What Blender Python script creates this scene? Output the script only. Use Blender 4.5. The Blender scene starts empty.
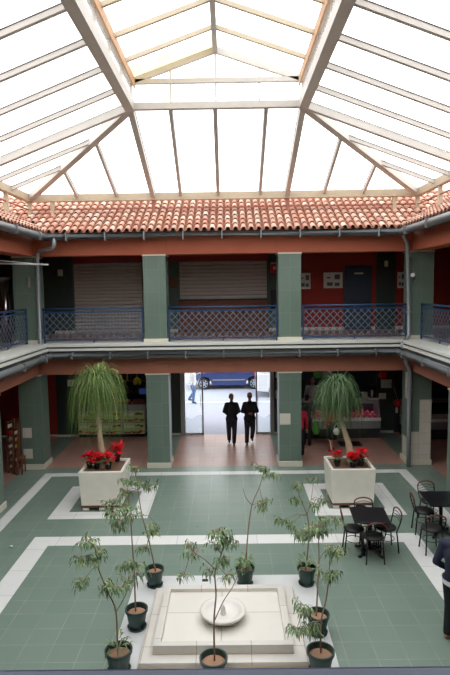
import bpy, math, random
from mathutils import Vector, Matrix
R = random.Random(7)
SC = bpy.context.scene
COL = SC.collection
PI = math.pi

# ------------------------------------------------------------------ camera maths (image 450x675)
F = 542.3; PITCH = .0914; ROLL = -.0145; YAW = .0079; H = 5.03
def _basis():
    cy, sy = math.cos(YAW), math.sin(YAW)
    f = Vector((-sy*math.cos(PITCH), cy*math.cos(PITCH), -math.sin(PITCH)))
    r = Vector((cy, sy, 0)); u = r.cross(f)
    c, s = math.cos(ROLL), math.sin(ROLL)
    return f, c*r+s*u, -s*r+c*u
CF, CR, CU = _basis()
def ray(px, py): return CF+CR*((px-225)/F)+CU*((337.5-py)/F)
def aty(px, py, Y):
    d = ray(px, py); t = Y/d.y; return Vector((d.x*t, Y, H+d.z*t))
def atz(px, py, Z):
    d = ray(px, py); t = (Z-H)/d.z; return Vector((d.x*t, d.y*t, Z))

# ------------------------------------------------------------------ materials
def new_mat(name):
    m = bpy.data.materials.new(name); m.use_nodes = True
    nt = m.node_tree; b = nt.nodes['Principled BSDF']
    return m, nt, b
def rgb(c):  # sRGB 0-255 -> linear
    return tuple(((v/255)/12.92 if v/255 <= .04045 else ((v/255+.055)/1.055)**2.4) for v in c)+(1,)
def N(nt, t, **kw):
    n = nt.nodes.new(t)
    for k, v in kw.items(): setattr(n, k, v)
    return n
def simple(name, c, rough=.6, metal=0, var=.0, scale=8, bump=0, spec=.5, coat=0):
    m, nt, b = new_mat(name)
    b.inputs['Base Color'].default_value = rgb(c); b.inputs['Roughness'].default_value = rough
    b.inputs['Metallic'].default_value = metal; b.inputs['Specular IOR Level'].default_value = spec
    b.inputs['Coat Weight'].default_value = coat
    if var or bump:
        g = N(nt, 'ShaderNodeNewGeometry'); no = N(nt, 'ShaderNodeTexNoise')
        no.inputs['Scale'].default_value = scale; no.inputs['Detail'].default_value = 5
        nt.links.new(g.outputs['Position'], no.inputs['Vector'])
        if var:
            mx = N(nt, 'ShaderNodeMix', data_type='RGBA')
            nt.links.new(no.outputs['Fac'], mx.inputs[0])
            col = rgb(c)
            mx.inputs[6].default_value = tuple(v*(1-var) for v in col[:3])+(1,)
            mx.inputs[7].default_value = tuple(min(1, v*(1+var)) for v in col[:3])+(1,)
            nt.links.new(mx.outputs[2], b.inputs['Base Color'])
        if bump:
            bp = N(nt, 'ShaderNodeBump'); bp.inputs['Strength'].default_value = bump; bp.inputs['Distance'].default_value = .01
            nt.links.new(no.outputs['Fac'], bp.inputs['Height']); nt.links.new(bp.outputs[0], b.inputs['Normal'])
    return m
def tiled(name, c1, c2, mortar, w, h, msize, rough=.35, wall=False, off=(0, 0), stain=.0, offset=0.0, patchy=False, spec=.5):
    m, nt, b = new_mat(name)
    g = N(nt, 'ShaderNodeNewGeometry'); sp = N(nt, 'ShaderNodeSeparateXYZ'); cb = N(nt, 'ShaderNodeCombineXYZ')
    nt.links.new(g.outputs['Position'], sp.inputs[0])
    ax = N(nt, 'ShaderNodeMath', operation='ADD'); ay = N(nt, 'ShaderNodeMath', operation='ADD')
    ax.inputs[1].default_value = off[0]; ay.inputs[1].default_value = off[1]
    if wall:
        s = N(nt, 'ShaderNodeMath', operation='ADD')
        nt.links.new(sp.outputs[0], s.inputs[0]); nt.links.new(sp.outputs[1], s.inputs[1])
        nt.links.new(s.outputs[0], ax.inputs[0]); nt.links.new(sp.outputs[2], ay.inputs[0])
    else:
        nt.links.new(sp.outputs[0], ax.inputs[0]); nt.links.new(sp.outputs[1], ay.inputs[0])
    nt.links.new(ax.outputs[0], cb.inputs[0]); nt.links.new(ay.outputs[0], cb.inputs[1])
    br = N(nt, 'ShaderNodeTexBrick'); br.offset = offset; br.squash = 1
    br.inputs['Scale'].default_value = 1; br.inputs['Brick Width'].default_value = w; br.inputs['Row Height'].default_value = h
    br.inputs['Mortar Size'].default_value = msize; br.inputs['Mortar Smooth'].default_value = .3
    br.inputs['Color1'].default_value = rgb(c1); br.inputs['Color2'].default_value = rgb(c2)
    nt.links.new(cb.outputs[0], br.inputs['Vector'])
    no = N(nt, 'ShaderNodeTexNoise'); no.inputs['Scale'].default_value = 1.6; no.inputs['Detail'].default_value = 6
    nt.links.new(g.outputs['Position'], no.inputs['Vector'])
    # joint colour fades in and out along the joints
    mm = N(nt, 'ShaderNodeMix', data_type='RGBA')
    rp = N(nt, 'ShaderNodeValToRGB'); rp.color_ramp.elements[0].position = .42; rp.color_ramp.elements[1].position = .66
    nt.links.new(no.outputs['Fac'], rp.inputs[0])
    mm.inputs[6].default_value = rgb(tuple((a*.72+q*.28) for a, q in zip(c1, mortar)) if patchy else mortar)
    mm.inputs[7].default_value = rgb(mortar)
    nt.links.new(rp.outputs[0], mm.inputs[0]); nt.links.new(mm.outputs[2], br.inputs['Mortar'])
    n2 = N(nt, 'ShaderNodeTexNoise'); n2.inputs['Scale'].default_value = 5; n2.inputs['Detail'].default_value = 6
    nt.links.new(g.outputs['Position'], n2.inputs['Vector'])
    mr = N(nt, 'ShaderNodeMapRange'); mr.inputs['To Min'].default_value = 1-stain; mr.inputs['To Max'].default_value = 1+stain
    nt.links.new(n2.outputs['Fac'], mr.inputs['Value'])
    mu = N(nt, 'ShaderNodeMix', data_type='RGBA', blend_type='MULTIPLY'); mu.inputs[0].default_value = 1
    nt.links.new(br.outputs['Color'], mu.inputs[6]); nt.links.new(mr.outputs[0], mu.inputs[7])
    nt.links.new(mu.outputs[2], b.inputs['Base Color'])
    rr = N(nt, 'ShaderNodeMapRange'); rr.inputs['To Min'].default_value = rough-.08; rr.inputs['To Max'].default_value = rough+.15
    nt.links.new(n2.outputs['Fac'], rr.inputs['Value']); nt.links.new(rr.outputs[0], b.inputs['Roughness'])
    b.inputs['Specular IOR Level'].default_value = spec
    return m
def emit(name, c, s):
    m, nt, b = new_mat(name); b.inputs['Base Color'].default_value = rgb(c)
    b.inputs['Emission Color'].default_value = rgb(c); b.inputs['Emission Strength'].default_value = s
    return m
def sheet_mat(name, c, transp, streak=.0):
    m = bpy.data.materials.new(name); m.use_nodes = True; nt = m.node_tree; nt.nodes.clear()
    o = N(nt, 'ShaderNodeOutputMaterial'); t = N(nt, 'ShaderNodeBsdfTransparent'); tr = N(nt, 'ShaderNodeBsdfTranslucent')
    df = N(nt, 'ShaderNodeBsdfGlossy'); df.inputs['Roughness'].default_value = .25
    t.inputs[0].default_value = (1, 1, 1, 1); tr.inputs[0].default_value = rgb(c)
    a = N(nt, 'ShaderNodeMixShader'); a.inputs[0].default_value = .06
    nt.links.new(tr.outputs[0], a.inputs[1]); nt.links.new(df.outputs[0], a.inputs[2])
    mx = N(nt, 'ShaderNodeMixShader')
    g = N(nt, 'ShaderNodeNewGeometry'); no = N(nt, 'ShaderNodeTexNoise'); no.inputs['Scale'].default_value = 3; no.inputs['Detail'].default_value = 6
    nt.links.new(g.outputs['Position'], no.inputs['Vector'])
    mr = N(nt, 'ShaderNodeMapRange'); mr.inputs['To Min'].default_value = transp-streak; mr.inputs['To Max'].default_value = transp+streak
    nt.links.new(no.outputs['Fac'], mr.inputs['Value']); nt.links.new(mr.outputs[0], mx.inputs[0])
    nt.links.new(a.outputs[0], mx.inputs[1]); nt.links.new(t.outputs[0], mx.inputs[2])
    nt.links.new(mx.outputs[0], o.inputs[0])
    return m
def roof_tile_mat():
    m, nt, b = new_mat('terracotta_tiles')
    g = N(nt, 'ShaderNodeNewGeometry'); cr = N(nt, 'ShaderNodeValToRGB')
    e = cr.color_ramp.elements
    e[0].position = 0; e[0].color = rgb((208, 158, 134)); e[1].position = 1; e[1].color = rgb((232, 204, 186))
    for p, c in ((.25, (218, 170, 148)), (.5, (196, 140, 120)), (.75, (224, 184, 164))):
        q = e.new(p); q.color = rgb(c)
    nt.links.new(g.outputs['Random Per Island'], cr.inputs[0])
    no = N(nt, 'ShaderNodeTexNoise'); no.inputs['Scale'].default_value = 14; no.inputs['Detail'].default_value = 6
    nt.links.new(g.outputs['Position'], no.inputs['Vector'])
    mr = N(nt, 'ShaderNodeMapRange'); mr.inputs['To Min'].default_value = .8; mr.inputs['To Max'].default_value = 1.2
    nt.links.new(no.outputs['Fac'], mr.inputs['Value'])
    mu = N(nt, 'ShaderNodeMix', data_type='RGBA', blend_type='MULTIPLY'); mu.inputs[0].default_value = 1
    nt.links.new(cr.outputs[0], mu.inputs[6]); nt.links.new(mr.outputs[0], mu.inputs[7])
    nt.links.new(mu.outputs[2], b.inputs['Base Color']); b.inputs['Roughness'].default_value = .85
    return m
def leaf_mat(name, c1, c2, c3=None, trans=.25):
    m, nt, b = new_mat(name)
    g = N(nt, 'ShaderNodeNewGeometry'); cr = N(nt, 'ShaderNodeValToRGB'); e = cr.color_ramp.elements
    e[0].color = rgb(c1); e[1].color = rgb(c2)
    if c3: q = e.new(.93); q.color = rgb(c2); e[2].color = rgb(c3)
    nt.links.new(g.outputs['Random Per Island'], cr.inputs[0]); nt.links.new(cr.outputs[0], b.inputs['Base Color'])
    b.inputs['Roughness'].default_value = .5; b.inputs['Specular IOR Level'].default_value = .3
    return m
def shutter_mat(name, c):
    return simple(name, c, .55, 0, .06, 3)

M = {}
M['green_tile'] = tiled('green_wall_tile', (100, 118, 106), (95, 113, 101), (112, 129, 116), .325, .62, .006, .34, True, (.02, .02), .05)
M['patch'] = tiled('beige_wall_tile', (206, 202, 188), (198, 194, 180), (170, 166, 152), .325, .31, .006, .4, True, (.02, .02), .06)
M['cream_base'] = simple('cream_skirting', (205, 200, 182), .45, 0, .06, 4)
M['floor_green'] = tiled('green_floor_tile', (117, 134, 122), (112, 130, 118), (156, 158, 144), .41, .37, .006, .30, False, (.1, .12), .05, patchy=True)
M['marble'] = tiled('white_marble', (222, 222, 218), (213, 214, 211), (175, 176, 170), .8, .8, .006, .35, False, (.3, .27), .06)
M['pink_floor'] = tiled('pink_floor_tile', (176, 136, 120), (168, 129, 115), (142, 112, 102), .41, .37, .006, .30, False, (.1, .12), .06)
M['fount_marble'] = simple('fountain_bowl_marble', (218, 214, 206), .38, 0, .07, 3.5)
M['fount_step'] = tiled('fountain_step_marble', (212, 207, 197), (202, 198, 190), (160, 150, 136), .74, .74, .006, .38, False, (.5, .35), .08)
M['fount_base'] = simple('fountain_grey_marble', (204, 206, 204), .4, 0, .1, 3)
M['fount_panel'] = tiled('fountain_panel', (220, 216, 207), (213, 209, 200), (160, 152, 138), .95, .72, .006, .35, False, (.17, .2), .04)
M['beam'] = simple('terracotta_paint', (168, 88, 60), .7, 0, .07, 2.5)
M['beam_low'] = simple('salmon_paint', (160, 100, 78), .7, 0, .07, 2.5)
M['red_wall'] = simple('red_wall_paint', (150, 44, 34), .75, 0, .06, 2)
M['dark_green'] = simple('dark_green_paint', (50, 64, 58), .5, 0, .06, 3)
M['grey_green'] = simple('grey_green_paint', (70, 86, 76), .6, 0, .06, 3)
M['blue_door'] = simple('blue_grey_door', (46, 58, 76), .5, 0, .05, 3)
M['ceil'] = simple('ceiling_paint', (120, 108, 98), .8)
M['ledge'] = simple('ledge_stone', (205, 206, 198), .5, 0, .08, 3)
M['gutter'] = simple('grey_gutter_metal', (122, 127, 129), .42, .3, .15, 4)
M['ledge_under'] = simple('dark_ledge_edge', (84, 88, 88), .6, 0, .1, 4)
M['pipe'] = simple('grey_downpipe', (138, 143, 145), .4, .2, .08, 5)
M['steel'] = simple('roof_steel_paint', (190, 185, 177), .55, 0, .1, 5)
M['seal'] = simple('dark_seal', (70, 68, 66), .7)
M['rust'] = simple('rusty_board', (190, 152, 118), .8, 0, .35, 6)
M['ringwood'] = simple('cream_ring_paint', (182, 168, 144), .6, 0, .12, 6)
M['rod'] = simple('rust_red_rod', (150, 96, 78), .6, 0, .2, 8)
M['glazing'] = sheet_mat('milky_roof_glass', (250, 250, 250), .82, .05)
M['old_glazing'] = sheet_mat('yellowed_roof_glass', (196, 176, 128), .1, .1)
M['glass'] = sheet_mat('clear_glass', (220, 230, 235), .9, .0)
M['frost'] = sheet_mat('frosted_glass', (200, 210, 220), .25, .0)
M['tiles'] = roof_tile_mat()
M['channel'] = simple('channel_tiles', (132, 84, 66), .9, 0, .2, 10)  # darkened so the shade between cover tiles is in the colour
M['under_tile'] = simple('tile_bedding', (112, 74, 58), .9)
M['blue'] = simple('blue_rail_paint', (30, 64, 100), .42, 0, .08, 6)
M['lattice'] = simple('grey_blue_lattice', (108, 120, 136), .45, .2)
M['navy'] = simple('navy_rail_paint', (24, 38, 74), .35, 0, .06, 6)
M['shutter'] = simple('roller_shutter', (188, 180, 172), .5, 0, .05, 3)
M['wood'] = simple('brown_wood', (118, 66, 42), .6, 0, .2, 8)
M['dark_wood'] = simple('dark_wood', (98, 60, 42), .65, 0, .2, 8)
M['pale_wood'] = simple('pale_wood', (170, 140, 100), .7, 0, .15, 8)
M['concrete'] = simple('planter_concrete', (222, 218, 205), .8, 0, .1, 4, .3)
M['soil'] = simple('soil', (110, 84, 66), .95, 0, .35, 30, .6)
M['chips'] = simple('bark_chips', (158, 122, 98), .9, 0, .35, 60, .8)
M['pot'] = simple('dark_green_plastic', (34, 62, 56), .4, 0, .06, 6)
M['blackpot'] = simple('black_pot', (28, 28, 30), .6)
M['bark'] = simple('pale_bark', (178, 160, 130), .85, 0, .2, 20, .4)
M['twig'] = simple('brown_twig', (142, 112, 92), .8, 0, .2, 20)
M['leaf'] = leaf_mat('willowy_leaf', (78, 106, 72), (142, 164, 120), (184, 184, 120))
M['palm'] = leaf_mat('palm_strap_leaf', (44, 70, 30), (128, 152, 84), (200, 184, 116))
M['palm_dark'] = leaf_mat('palm_strap_leaf_dark', (38, 64, 36), (110, 136, 92))
M['red_leaf'] = leaf_mat('red_bract', (200, 10, 28), (236, 24, 44))
M['black'] = simple('black_metal', (22, 22, 24), .4, .3)
M['black_top'] = simple('black_table_top', (24, 25, 28), .28)
M['seat'] = simple('black_seat', (28, 26, 26), .55)
M['cherry'] = simple('cherry_wood_rail', (96, 36, 28), .5)
M['white'] = simple('white_plastic', (225, 225, 222), .5)
M['paper'] = simple('paper', (212, 210, 200), .8)
M['grey'] = simple('grey_metal', (150, 152, 152), .4, .4)
M['chrome'] = simple('polished_steel', (200, 204, 210), .18, 1)
M['asphalt'] = simple('pale_asphalt', (150, 156, 168), .85, 0, .08, 2)
M['pavement'] = simple('pavement', (152, 154, 168), .8, 0, .07, 3)
M['facade'] = simple('pale_facade', (210, 208, 200), .8, 0, .05, 1)
M['rubber'] = simple('tyre', (24, 24, 26), .8)
M['carblue'] = simple('car_blue', (26, 50, 112), .25, .2, 0, 1, 0, .5, 1)
M['vanwhite'] = simple('van_white', (220, 224, 228), .3, 0, 0, 1, 0, .5, .6)
M['carglass'] = simple('car_glass', (30, 38, 48), .08, 0, 0, 1, 0, .8)
M['skin'] = simple('skin', (150, 100, 78), .6)
M['skin_pale'] = simple('skin_pale', (196, 148, 122), .6)
M['hair_dark'] = simple('hair_dark', (30, 26, 24), .7)
M['hair_grey'] = simple('hair_grey', (100, 96, 92), .7)
M['cloth_black'] = simple('black_cloth', (26, 27, 32), .85)
M['cloth_navy'] = simple('navy_cloth', (30, 34, 56), .85)
M['cloth_dgrey'] = simple('dark_grey_cloth', (66, 66, 68), .85)
M['cloth_white'] = simple('white_cloth', (215, 215, 215), .8)
M['cloth_orange'] = simple('orange_cloth', (198, 70, 40), .85)
M['cloth_pink'] = simple('pink_cloth', (200, 44, 66), .85)
M['cloth_jeans'] = simple('jeans_cloth', (58, 96, 150), .85)
M['shoe_red'] = simple('red_shoe', (178, 16, 26), .4)
M['alu'] = simple('aluminium_frame', (168, 173, 177), .4)
M['shoe_brown'] = simple('tan_shoe', (128, 96, 70), .6)
M['shoe_black'] = simple('black_shoe', (20, 20, 22), .5)
M['hiviz'] = simple('yellow_green_cloth', (190, 220, 60), .6)
M['bag_green'] = simple('green_plastic_bag', (84, 160, 56), .5)
M['red'] = simple('red_plastic', (190, 24, 28), .5)
M['meat'] = simple('meat_red', (190, 60, 84), .4, 0, .3, 20)
M['fat'] = simple('meat_pale', (226, 160, 160), .4, 0, .2, 20)
M['panel_green'] = simple('printed_green_panel', (176, 204, 136), .5, 0, .1, 3)
M['print_red'] = simple('printed_dark_red', (110, 36, 40), .5)
M['print_orange'] = simple('printed_orange', (206, 96, 44), .5)
M['print_white'] = simple('printed_white', (214, 214, 196), .5)
M['yellow'] = simple('banana_yellow', (196, 178, 50), .5)
M['bottle'] = simple('dark_bottle', (30, 44, 30), .2)
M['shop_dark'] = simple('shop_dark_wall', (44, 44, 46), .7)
M['screen_blue'] = emit('blue_screen', (40, 70, 130), .25)
M['picture'] = simple('poster_picture', (92, 98, 96), .6, 0, .3, 30)
M['lamp'] = emit('tube_lamp', (235, 240, 255), 13)
M['pinklamp'] = emit('meat_case_lamp', (255, 190, 220), 4)
M['tail_red'] = simple('red_tail_lamp', (200, 20, 20), .3)

# ------------------------------------------------------------------ mesh builder
ORG = {}
class MB:
    def __init__(s): s.v = []; s.f = []; s.m = []; s.mi = 0
    def add(s, vs, fs):
        b = len(s.v); s.v += [tuple(p) for p in vs]; s.f += [tuple(b+i for i in f) for f in fs]; s.m += [s.mi]*len(fs)
        return s
    def box(s, x0, y0, z0, x1, y1, z1):
        vs = [(x, y, z) for z in (z0, z1) for y in (y0, y1) for x in (x0, x1)]
        return s.add(vs, [(0, 2, 3, 1), (4, 5, 7, 6), (0, 1, 5, 4), (2, 6, 7, 3), (0, 4, 6, 2), (1, 3, 7, 5)])
    def cbox(s, c, d, rz=0):
        cx, cy, cz = c; a, b, h = d[0]/2, d[1]/2, d[2]/2; co, si = math.cos(rz), math.sin(rz); vs = []
        for z in (-h, h):
            for y in (-b, b):
                for x in (-a, a): vs.append((cx+x*co-y*si, cy+x*si+y*co, cz+z))
        return s.add(vs, [(0, 2, 3, 1), (4, 5, 7, 6), (0, 1, 5, 4), (2, 6, 7, 3), (0, 4, 6, 2), (1, 3, 7, 5)])
    def frustum(s, x0, y0, z0, x1, y1, z1, e):   # box whose top is wider by e
        vs = [(x0, y0, z0), (x1, y0, z0), (x0, y1, z0), (x1, y1, z0), (x0-e, y0-e, z1), (x1+e, y0-e, z1), (x0-e, y1+e, z1), (x1+e, y1+e, z1)]
        return s.add(vs, [(0, 2, 3, 1), (4, 5, 7, 6), (0, 1, 5, 4), (2, 6, 7, 3), (0, 4, 6, 2), (1, 3, 7, 5)])
    def beam(s, p, q, w, h, up=(0, 0, 1)):
        p, q = Vector(p), Vector(q); d = (q-p).normalized(); u = Vector(up)
        sd = d.cross(u)
        if sd.length < 1e-4: sd = d.cross(Vector((0, 1, 0)))
        sd.normalize(); u = sd.cross(d).normalized(); vs = []
        for c in (p, q):
            for a, b in ((-1, -1), (1, -1), (1, 1), (-1, 1)): vs.append(c+sd*a*w/2+u*b*h/2)
        return s.add(vs, [(3, 2, 1, 0), (4, 5, 6, 7), (0, 1, 5, 4), (1, 2, 6, 5), (2, 3, 7, 6), (3, 0, 4, 7)])
    def tube(s, pts, rs, n=8, caps=True):
        pts = [Vector(p) for p in pts]
        if not isinstance(rs, (list, tuple)): rs = [rs]*len(pts)
        b = len(s.v); prev = None; rings = []
        for i, p in enumerate(pts):
            d = (pts[min(i+1, len(pts)-1)]-pts[max(i-1, 0)])
            if d.length < 1e-9: d = Vector((0, 0, 1))
            d.normalize()
            if prev is None:
                a = Vector((1, 0, 0)) if abs(d.x) < .9 else Vector((0, 1, 0)); a = (a-d*a.dot(d)).normalized()
            else:
                a = prev-d*prev.dot(d)
                if a.length < 1e-5: a = d.orthogonal()
                a.normalize()
            prev = a; c = d.cross(a)
            rings.append([p+(a*math.cos(2*PI*k/n)+c*math.sin(2*PI*k/n))*rs[i] for k in range(n)])
        vs = [q for r in rings for q in r]; fs = []
        for i in range(len(pts)-1):
            for k in range(n): fs.append((i*n+k, i*n+(k+1) % n, (i+1)*n+(k+1) % n, (i+1)*n+k))
        if caps: fs.append(tuple(range(n-1, -1, -1))); fs.append(tuple((len(pts)-1)*n+k for k in range(n)))
        return s.add(vs, fs)
    def lathe(s, prof, c=(0, 0, 0), n=24, closed=False):
        vs = []; fs = []; cx, cy, cz = c; m = len(prof)
        for r, z in prof:
            for k in range(n):
                a = 2*PI*k/n; vs.append((cx+r*math.cos(a), cy+r*math.sin(a), cz+z))
        for i in range(m-1):
            for k in range(n): fs.append((i*n+k, i*n+(k+1) % n, (i+1)*n+(k+1) % n, (i+1)*n+k))
        if closed:
            fs.append(tuple(range(n-1, -1, -1))); fs.append(tuple((m-1)*n+k for k in range(n)))
        return s.add(vs, fs)
    def ball(s, c, r, n=12, m=8, rot=None):
        if not isinstance(r, (list, tuple)): r = (r, r, r)
        vs = []; fs = []
        c = Vector(c)
        def P(x, y, z):
            q = Vector((x*r[0], y*r[1], z*r[2]))
            if rot: q = rot @ q
            return c+q
        vs.append(P(0, 0, -1))
        for j in range(1, m):
            t = -PI/2+PI*j/m
            for k in range(n): a = 2*PI*k/n; vs.append(P(math.cos(t)*math.cos(a), math.cos(t)*math.sin(a), math.sin(t)))
        vs.append(P(0, 0, 1)); L = len(vs)-1
        for k in range(n): fs.append((0, 1+(k+1) % n, 1+k)); fs.append((L, L-n+k, L-n+(k+1) % n))
        for j in range(m-2):
            for k in range(n): fs.append((1+j*n+k, 1+j*n+(k+1) % n, 1+(j+1)*n+(k+1) % n, 1+(j+1)*n+k))
        return s.add(vs, fs)
    def prism(s, pts, y0, y1):     # polygon in xz pushed along y
        n = len(pts); vs = [(x, y0, z) for x, z in pts]+[(x, y1, z) for x, z in pts]
        fs = [tuple(range(n)), tuple(range(2*n-1, n-1, -1))]+[(i, n+i, n+(i+1) % n, (i+1) % n) for i in range(n)]
        return s.add(vs, fs)
    def poly(s, pts): return s.add(pts, [tuple(range(len(pts)))])
    def build(s, name, mat, parent=None, smooth=False, bevel=0, seg=2, local=False, origin=None, mods=None):
        me = bpy.data.meshes.new(name)
        if parent is not None and not local: o0 = ORG.get(parent.name, Vector((0, 0, 0)))
        elif origin is not None: o0 = Vector(origin)
        elif parent is None and not local:
            xs, ys, zs = zip(*s.v); o0 = Vector(((min(xs)+max(xs))/2, (min(ys)+max(ys))/2, min(zs)))
        else: o0 = Vector((0, 0, 0))
        me.from_pydata([(p[0]-o0.x, p[1]-o0.y, p[2]-o0.z) for p in s.v], [], s.f)
        mats = mat if isinstance(mat, (list, tuple)) else [mat]
        for q in mats: me.materials.append(q)
        if len(mats) > 1: me.polygons.foreach_set('material_index', s.m)
        if smooth: me.polygons.foreach_set('use_smooth', [True]*len(me.polygons))
        me.update()
        o = bpy.data.objects.new(name, me); COL.objects.link(o)
        if parent is not None: o.parent = parent; ORG[o.name] = o0
        else: o.location = o0; ORG[o.name] = o0
        if bevel:
            b = o.modifiers.new('bevel', 'BEVEL'); b.width = bevel; b.segments = seg; b.limit_method = 'ANGLE'
        if mods: mods(o)
        return o
def tag(o, label=None, cat=None, group=None, kind=None):
    if label: o['label'] = label
    if cat: o['category'] = cat
    if group: o['group'] = group
    if kind: o['kind'] = kind
    return o
def empty(name, loc, label, cat, group=None, rz=0, kind=None):
    o = bpy.data.objects.new(name, None); COL.objects.link(o); o.location = loc; o.rotation_euler = (0, 0, rz)
    o.empty_display_size = .1; ORG[o.name] = Vector(loc)
    return tag(o, label, cat, group, kind)
def dup(root, loc, rz=None, label=None, group=None, scale=None, tilt=None):
    def cp(o, par):
        c = o.copy(); COL.objects.link(c)
        if par is not None: c.parent = par
        for ch in list(o.children): cp(ch, c)
        return c
    r = cp(root, None); r.location = loc
    if rz is not None: r.rotation_euler = (0, 0, rz)
    if tilt is not None: r.rotation_euler = tilt
    if scale: r.scale = scale
    if label: r['label'] = label
    if group: r['group'] = group
    return r
def struct(name, mb, mat, label, cat=None, **kw):
    return tag(mb.build(name, mat, **kw), label, cat or 'wall', kind='structure')

# ------------------------------------------------------------------ key measures
XL, XR = -5.28, 4.97            # inner faces of side galleries
YF = 14.88                      # face of far gallery
PW = .62                        # pillar width
YB = 18.3                       # back wall of far gallery
YN = .9                         # face of near gallery
Z2 = 3.56; ZL = 2.69; ZU = 5.96; ZC1 = 3.05; ZC2 = 6.25
PX = [(-2.33, -1.70), (1.36, 2.0)]
OUT = 3.45
XLO, XRO = XL-OUT, XR+OUT

# ------------------------------------------------------------------ ground floor
struct('floor', MB().box(XL-PW, -3, -.12, XR+PW, YF+.08, 0), M['floor_green'], 'green tiled courtyard floor', 'floor')
# corridor floors (pink bays, green strips in the line of the pillars)
g = MB()
for x0, x1 in [(XL-PW, XL), PX[0], PX[1], (XR, XR+PW)]: g.box(x0, YF+.08, -.12, x1, YB, 0)
struct('floor', g, M['floor_green'], 'green tile strips crossing the far corridor between the pink bays', 'floor')
pk = MB()
for x0, x1 in [(XLO, XL-PW), (XL, PX[0][0]), (PX[0][1], PX[1][0]), (PX[1][1], XR), (XR+PW, XRO)]: pk.box(x0, YF+.08, -.12, x1, YB+.02, 0)
struct('floor', pk, M['pink_floor'], 'pink tiled floor of the far corridor', 'floor')
struct('floor', MB().box(XLO, -3, -.12, XL-PW, YF+.08, 0), M['pink_floor'], 'pink tiled floor of the corridor behind the wooden rack', 'floor')
struct('floor', MB().box(XR+PW, -3, -.12, XRO, YF+.08, 0), M['pink_floor'], 'pink tiled floor of the corridor behind the whitish patched pillar', 'floor')
# marble bands laid in the green floor
T = .004
def band(name, x0, y0, x1, y1, w, label, front=True):
    m = MB()
    for q in ([(x0, y0), (x0+w, y0+(w if front else 0)), (x0+w, y1-w), (x0, y1)], [(x0, y1), (x0+w, y1-w), (x1-w, y1-w), (x1, y1)],
              [(x1, y1), (x1-w, y1-w), (x1-w, y0+(w if front else 0)), (x1, y0)]):
        m.prism_xy(q) if hasattr(m, 'prism_xy') else m.add([(x, y, z) for z in (.0005, T) for x, y in q], [(4, 5, 6, 7), (0, 4, 7, 3), (0, 1, 5, 4), (1, 2, 6, 5), (2, 3, 7, 6)])
    if front:
        q = [(x0, y0), (x1, y0), (x1-w, y0+w), (x0+w, y0+w)]
        m.add([(x, y, z) for z in (.0005, T) for x, y in q], [(4, 5, 6, 7), (0, 4, 7, 3), (0, 1, 5, 4), (1, 2, 6, 5), (2, 3, 7, 6)])
    struct(name, m, M['marble'], label, 'floor band')
band('trim_1', -4.03, 1.5, 3.76, 10.66, .385, 'broad white marble band framing the green floor around the fountain', False)
band('trim_2', -5.12, 1.5, 4.80, 14.52, .26, 'narrow white marble band running along the foot of the pillars', False)
band('trim_3', -4.07, 11.52, -1.86, 13.5, .37, 'white marble square in the floor under the planter with four poinsettias')
band('trim_4', 1.84, 11.55, 3.86, 13.5, .37, 'white marble square in the floor under the planter beside the black tables')

# ------------------------------------------------------------------ pillars
def pillar(x0, y0, lo_label, patches_lo=(), upper=True):
    x1, y1 = x0+PW, y0+PW
    for lev, (z0, z1) in enumerate(((0, ZL), (Z2, ZU))):
        m = MB().box(x0, y0, z0+.02, x1, y1, z1-.02)
        o = struct('pillar', m, M['green_tile'], ('upper ' if lev else 'ground-floor ')+lo_label, 'pillar')
        e = .03
        MB().box(x0-e, y0-e, z0, x1+e, y1+e, z0+(.10 if lev else .15)).build('pillar_base', M['cream_base'], o, bevel=.006)
        MB().box(x0-.02, y0-.02, z1-.035, x1+.02, y1+.02, z1).build('pillar_cap', M['cream_base'], o)
        if not lev and patches_lo:
            p = MB()
            for b in patches_lo: p.box(*b)
            p.build('tile_patch', M['patch'], o)
def face_y(px0, py0, px1, py1, Y):   # rectangle on a face looking at the camera
    a, b = aty(px0, py0, Y), aty(px1, py1, Y); return (a.x, Y-.004, b.z, b.x, Y+.01, a.z)
pillar(PX[0][0], YF, 'green tiled pillar between the vegetable shop and the entrance')
pillar(PX[1][0], YF, 'green tiled pillar between the entrance and the butcher counter', [face_y(279.8, 413.5, 290.6, 424.5, YF)])
pillar(XL-PW, YF, 'green tiled corner pillar beside the wooden rack', [face_y(22.5, 428, 32, 438, YF), face_y(23.5, 449, 33, 458.5, YF)])
L1 = face_y(419.8, 399.7, 430.5, 464, YF); L2 = face_y(409.5, 431.8, 419.9, 464, YF)
xr1 = XR+PW
pillar(XR, YF, 'green tiled corner pillar with the downpipe in front', [(L1[0], L1[1], .15, xr1+.004, L1[4], L1[5]), (XR-.004, L2[1], .15, L1[0], L2[4], L2[5]),
        (XR-.004, YF-.004, 1.85, XR+.02, YF+.35, 2.6), (XR-.004, YF-.004, .15, XR+.02, YF+.5, .75)])
for k, y in enumerate((11.58, 8.3, 5.0)):
    w = ('beside the far corner', 'midway along the court', 'nearest the camera')[k]
    pillar(XL-PW, y, 'green side pillar %s on the rack side' % w)
    pillar(XR, y, 'green side pillar %s on the cafe side' % w)

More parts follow.
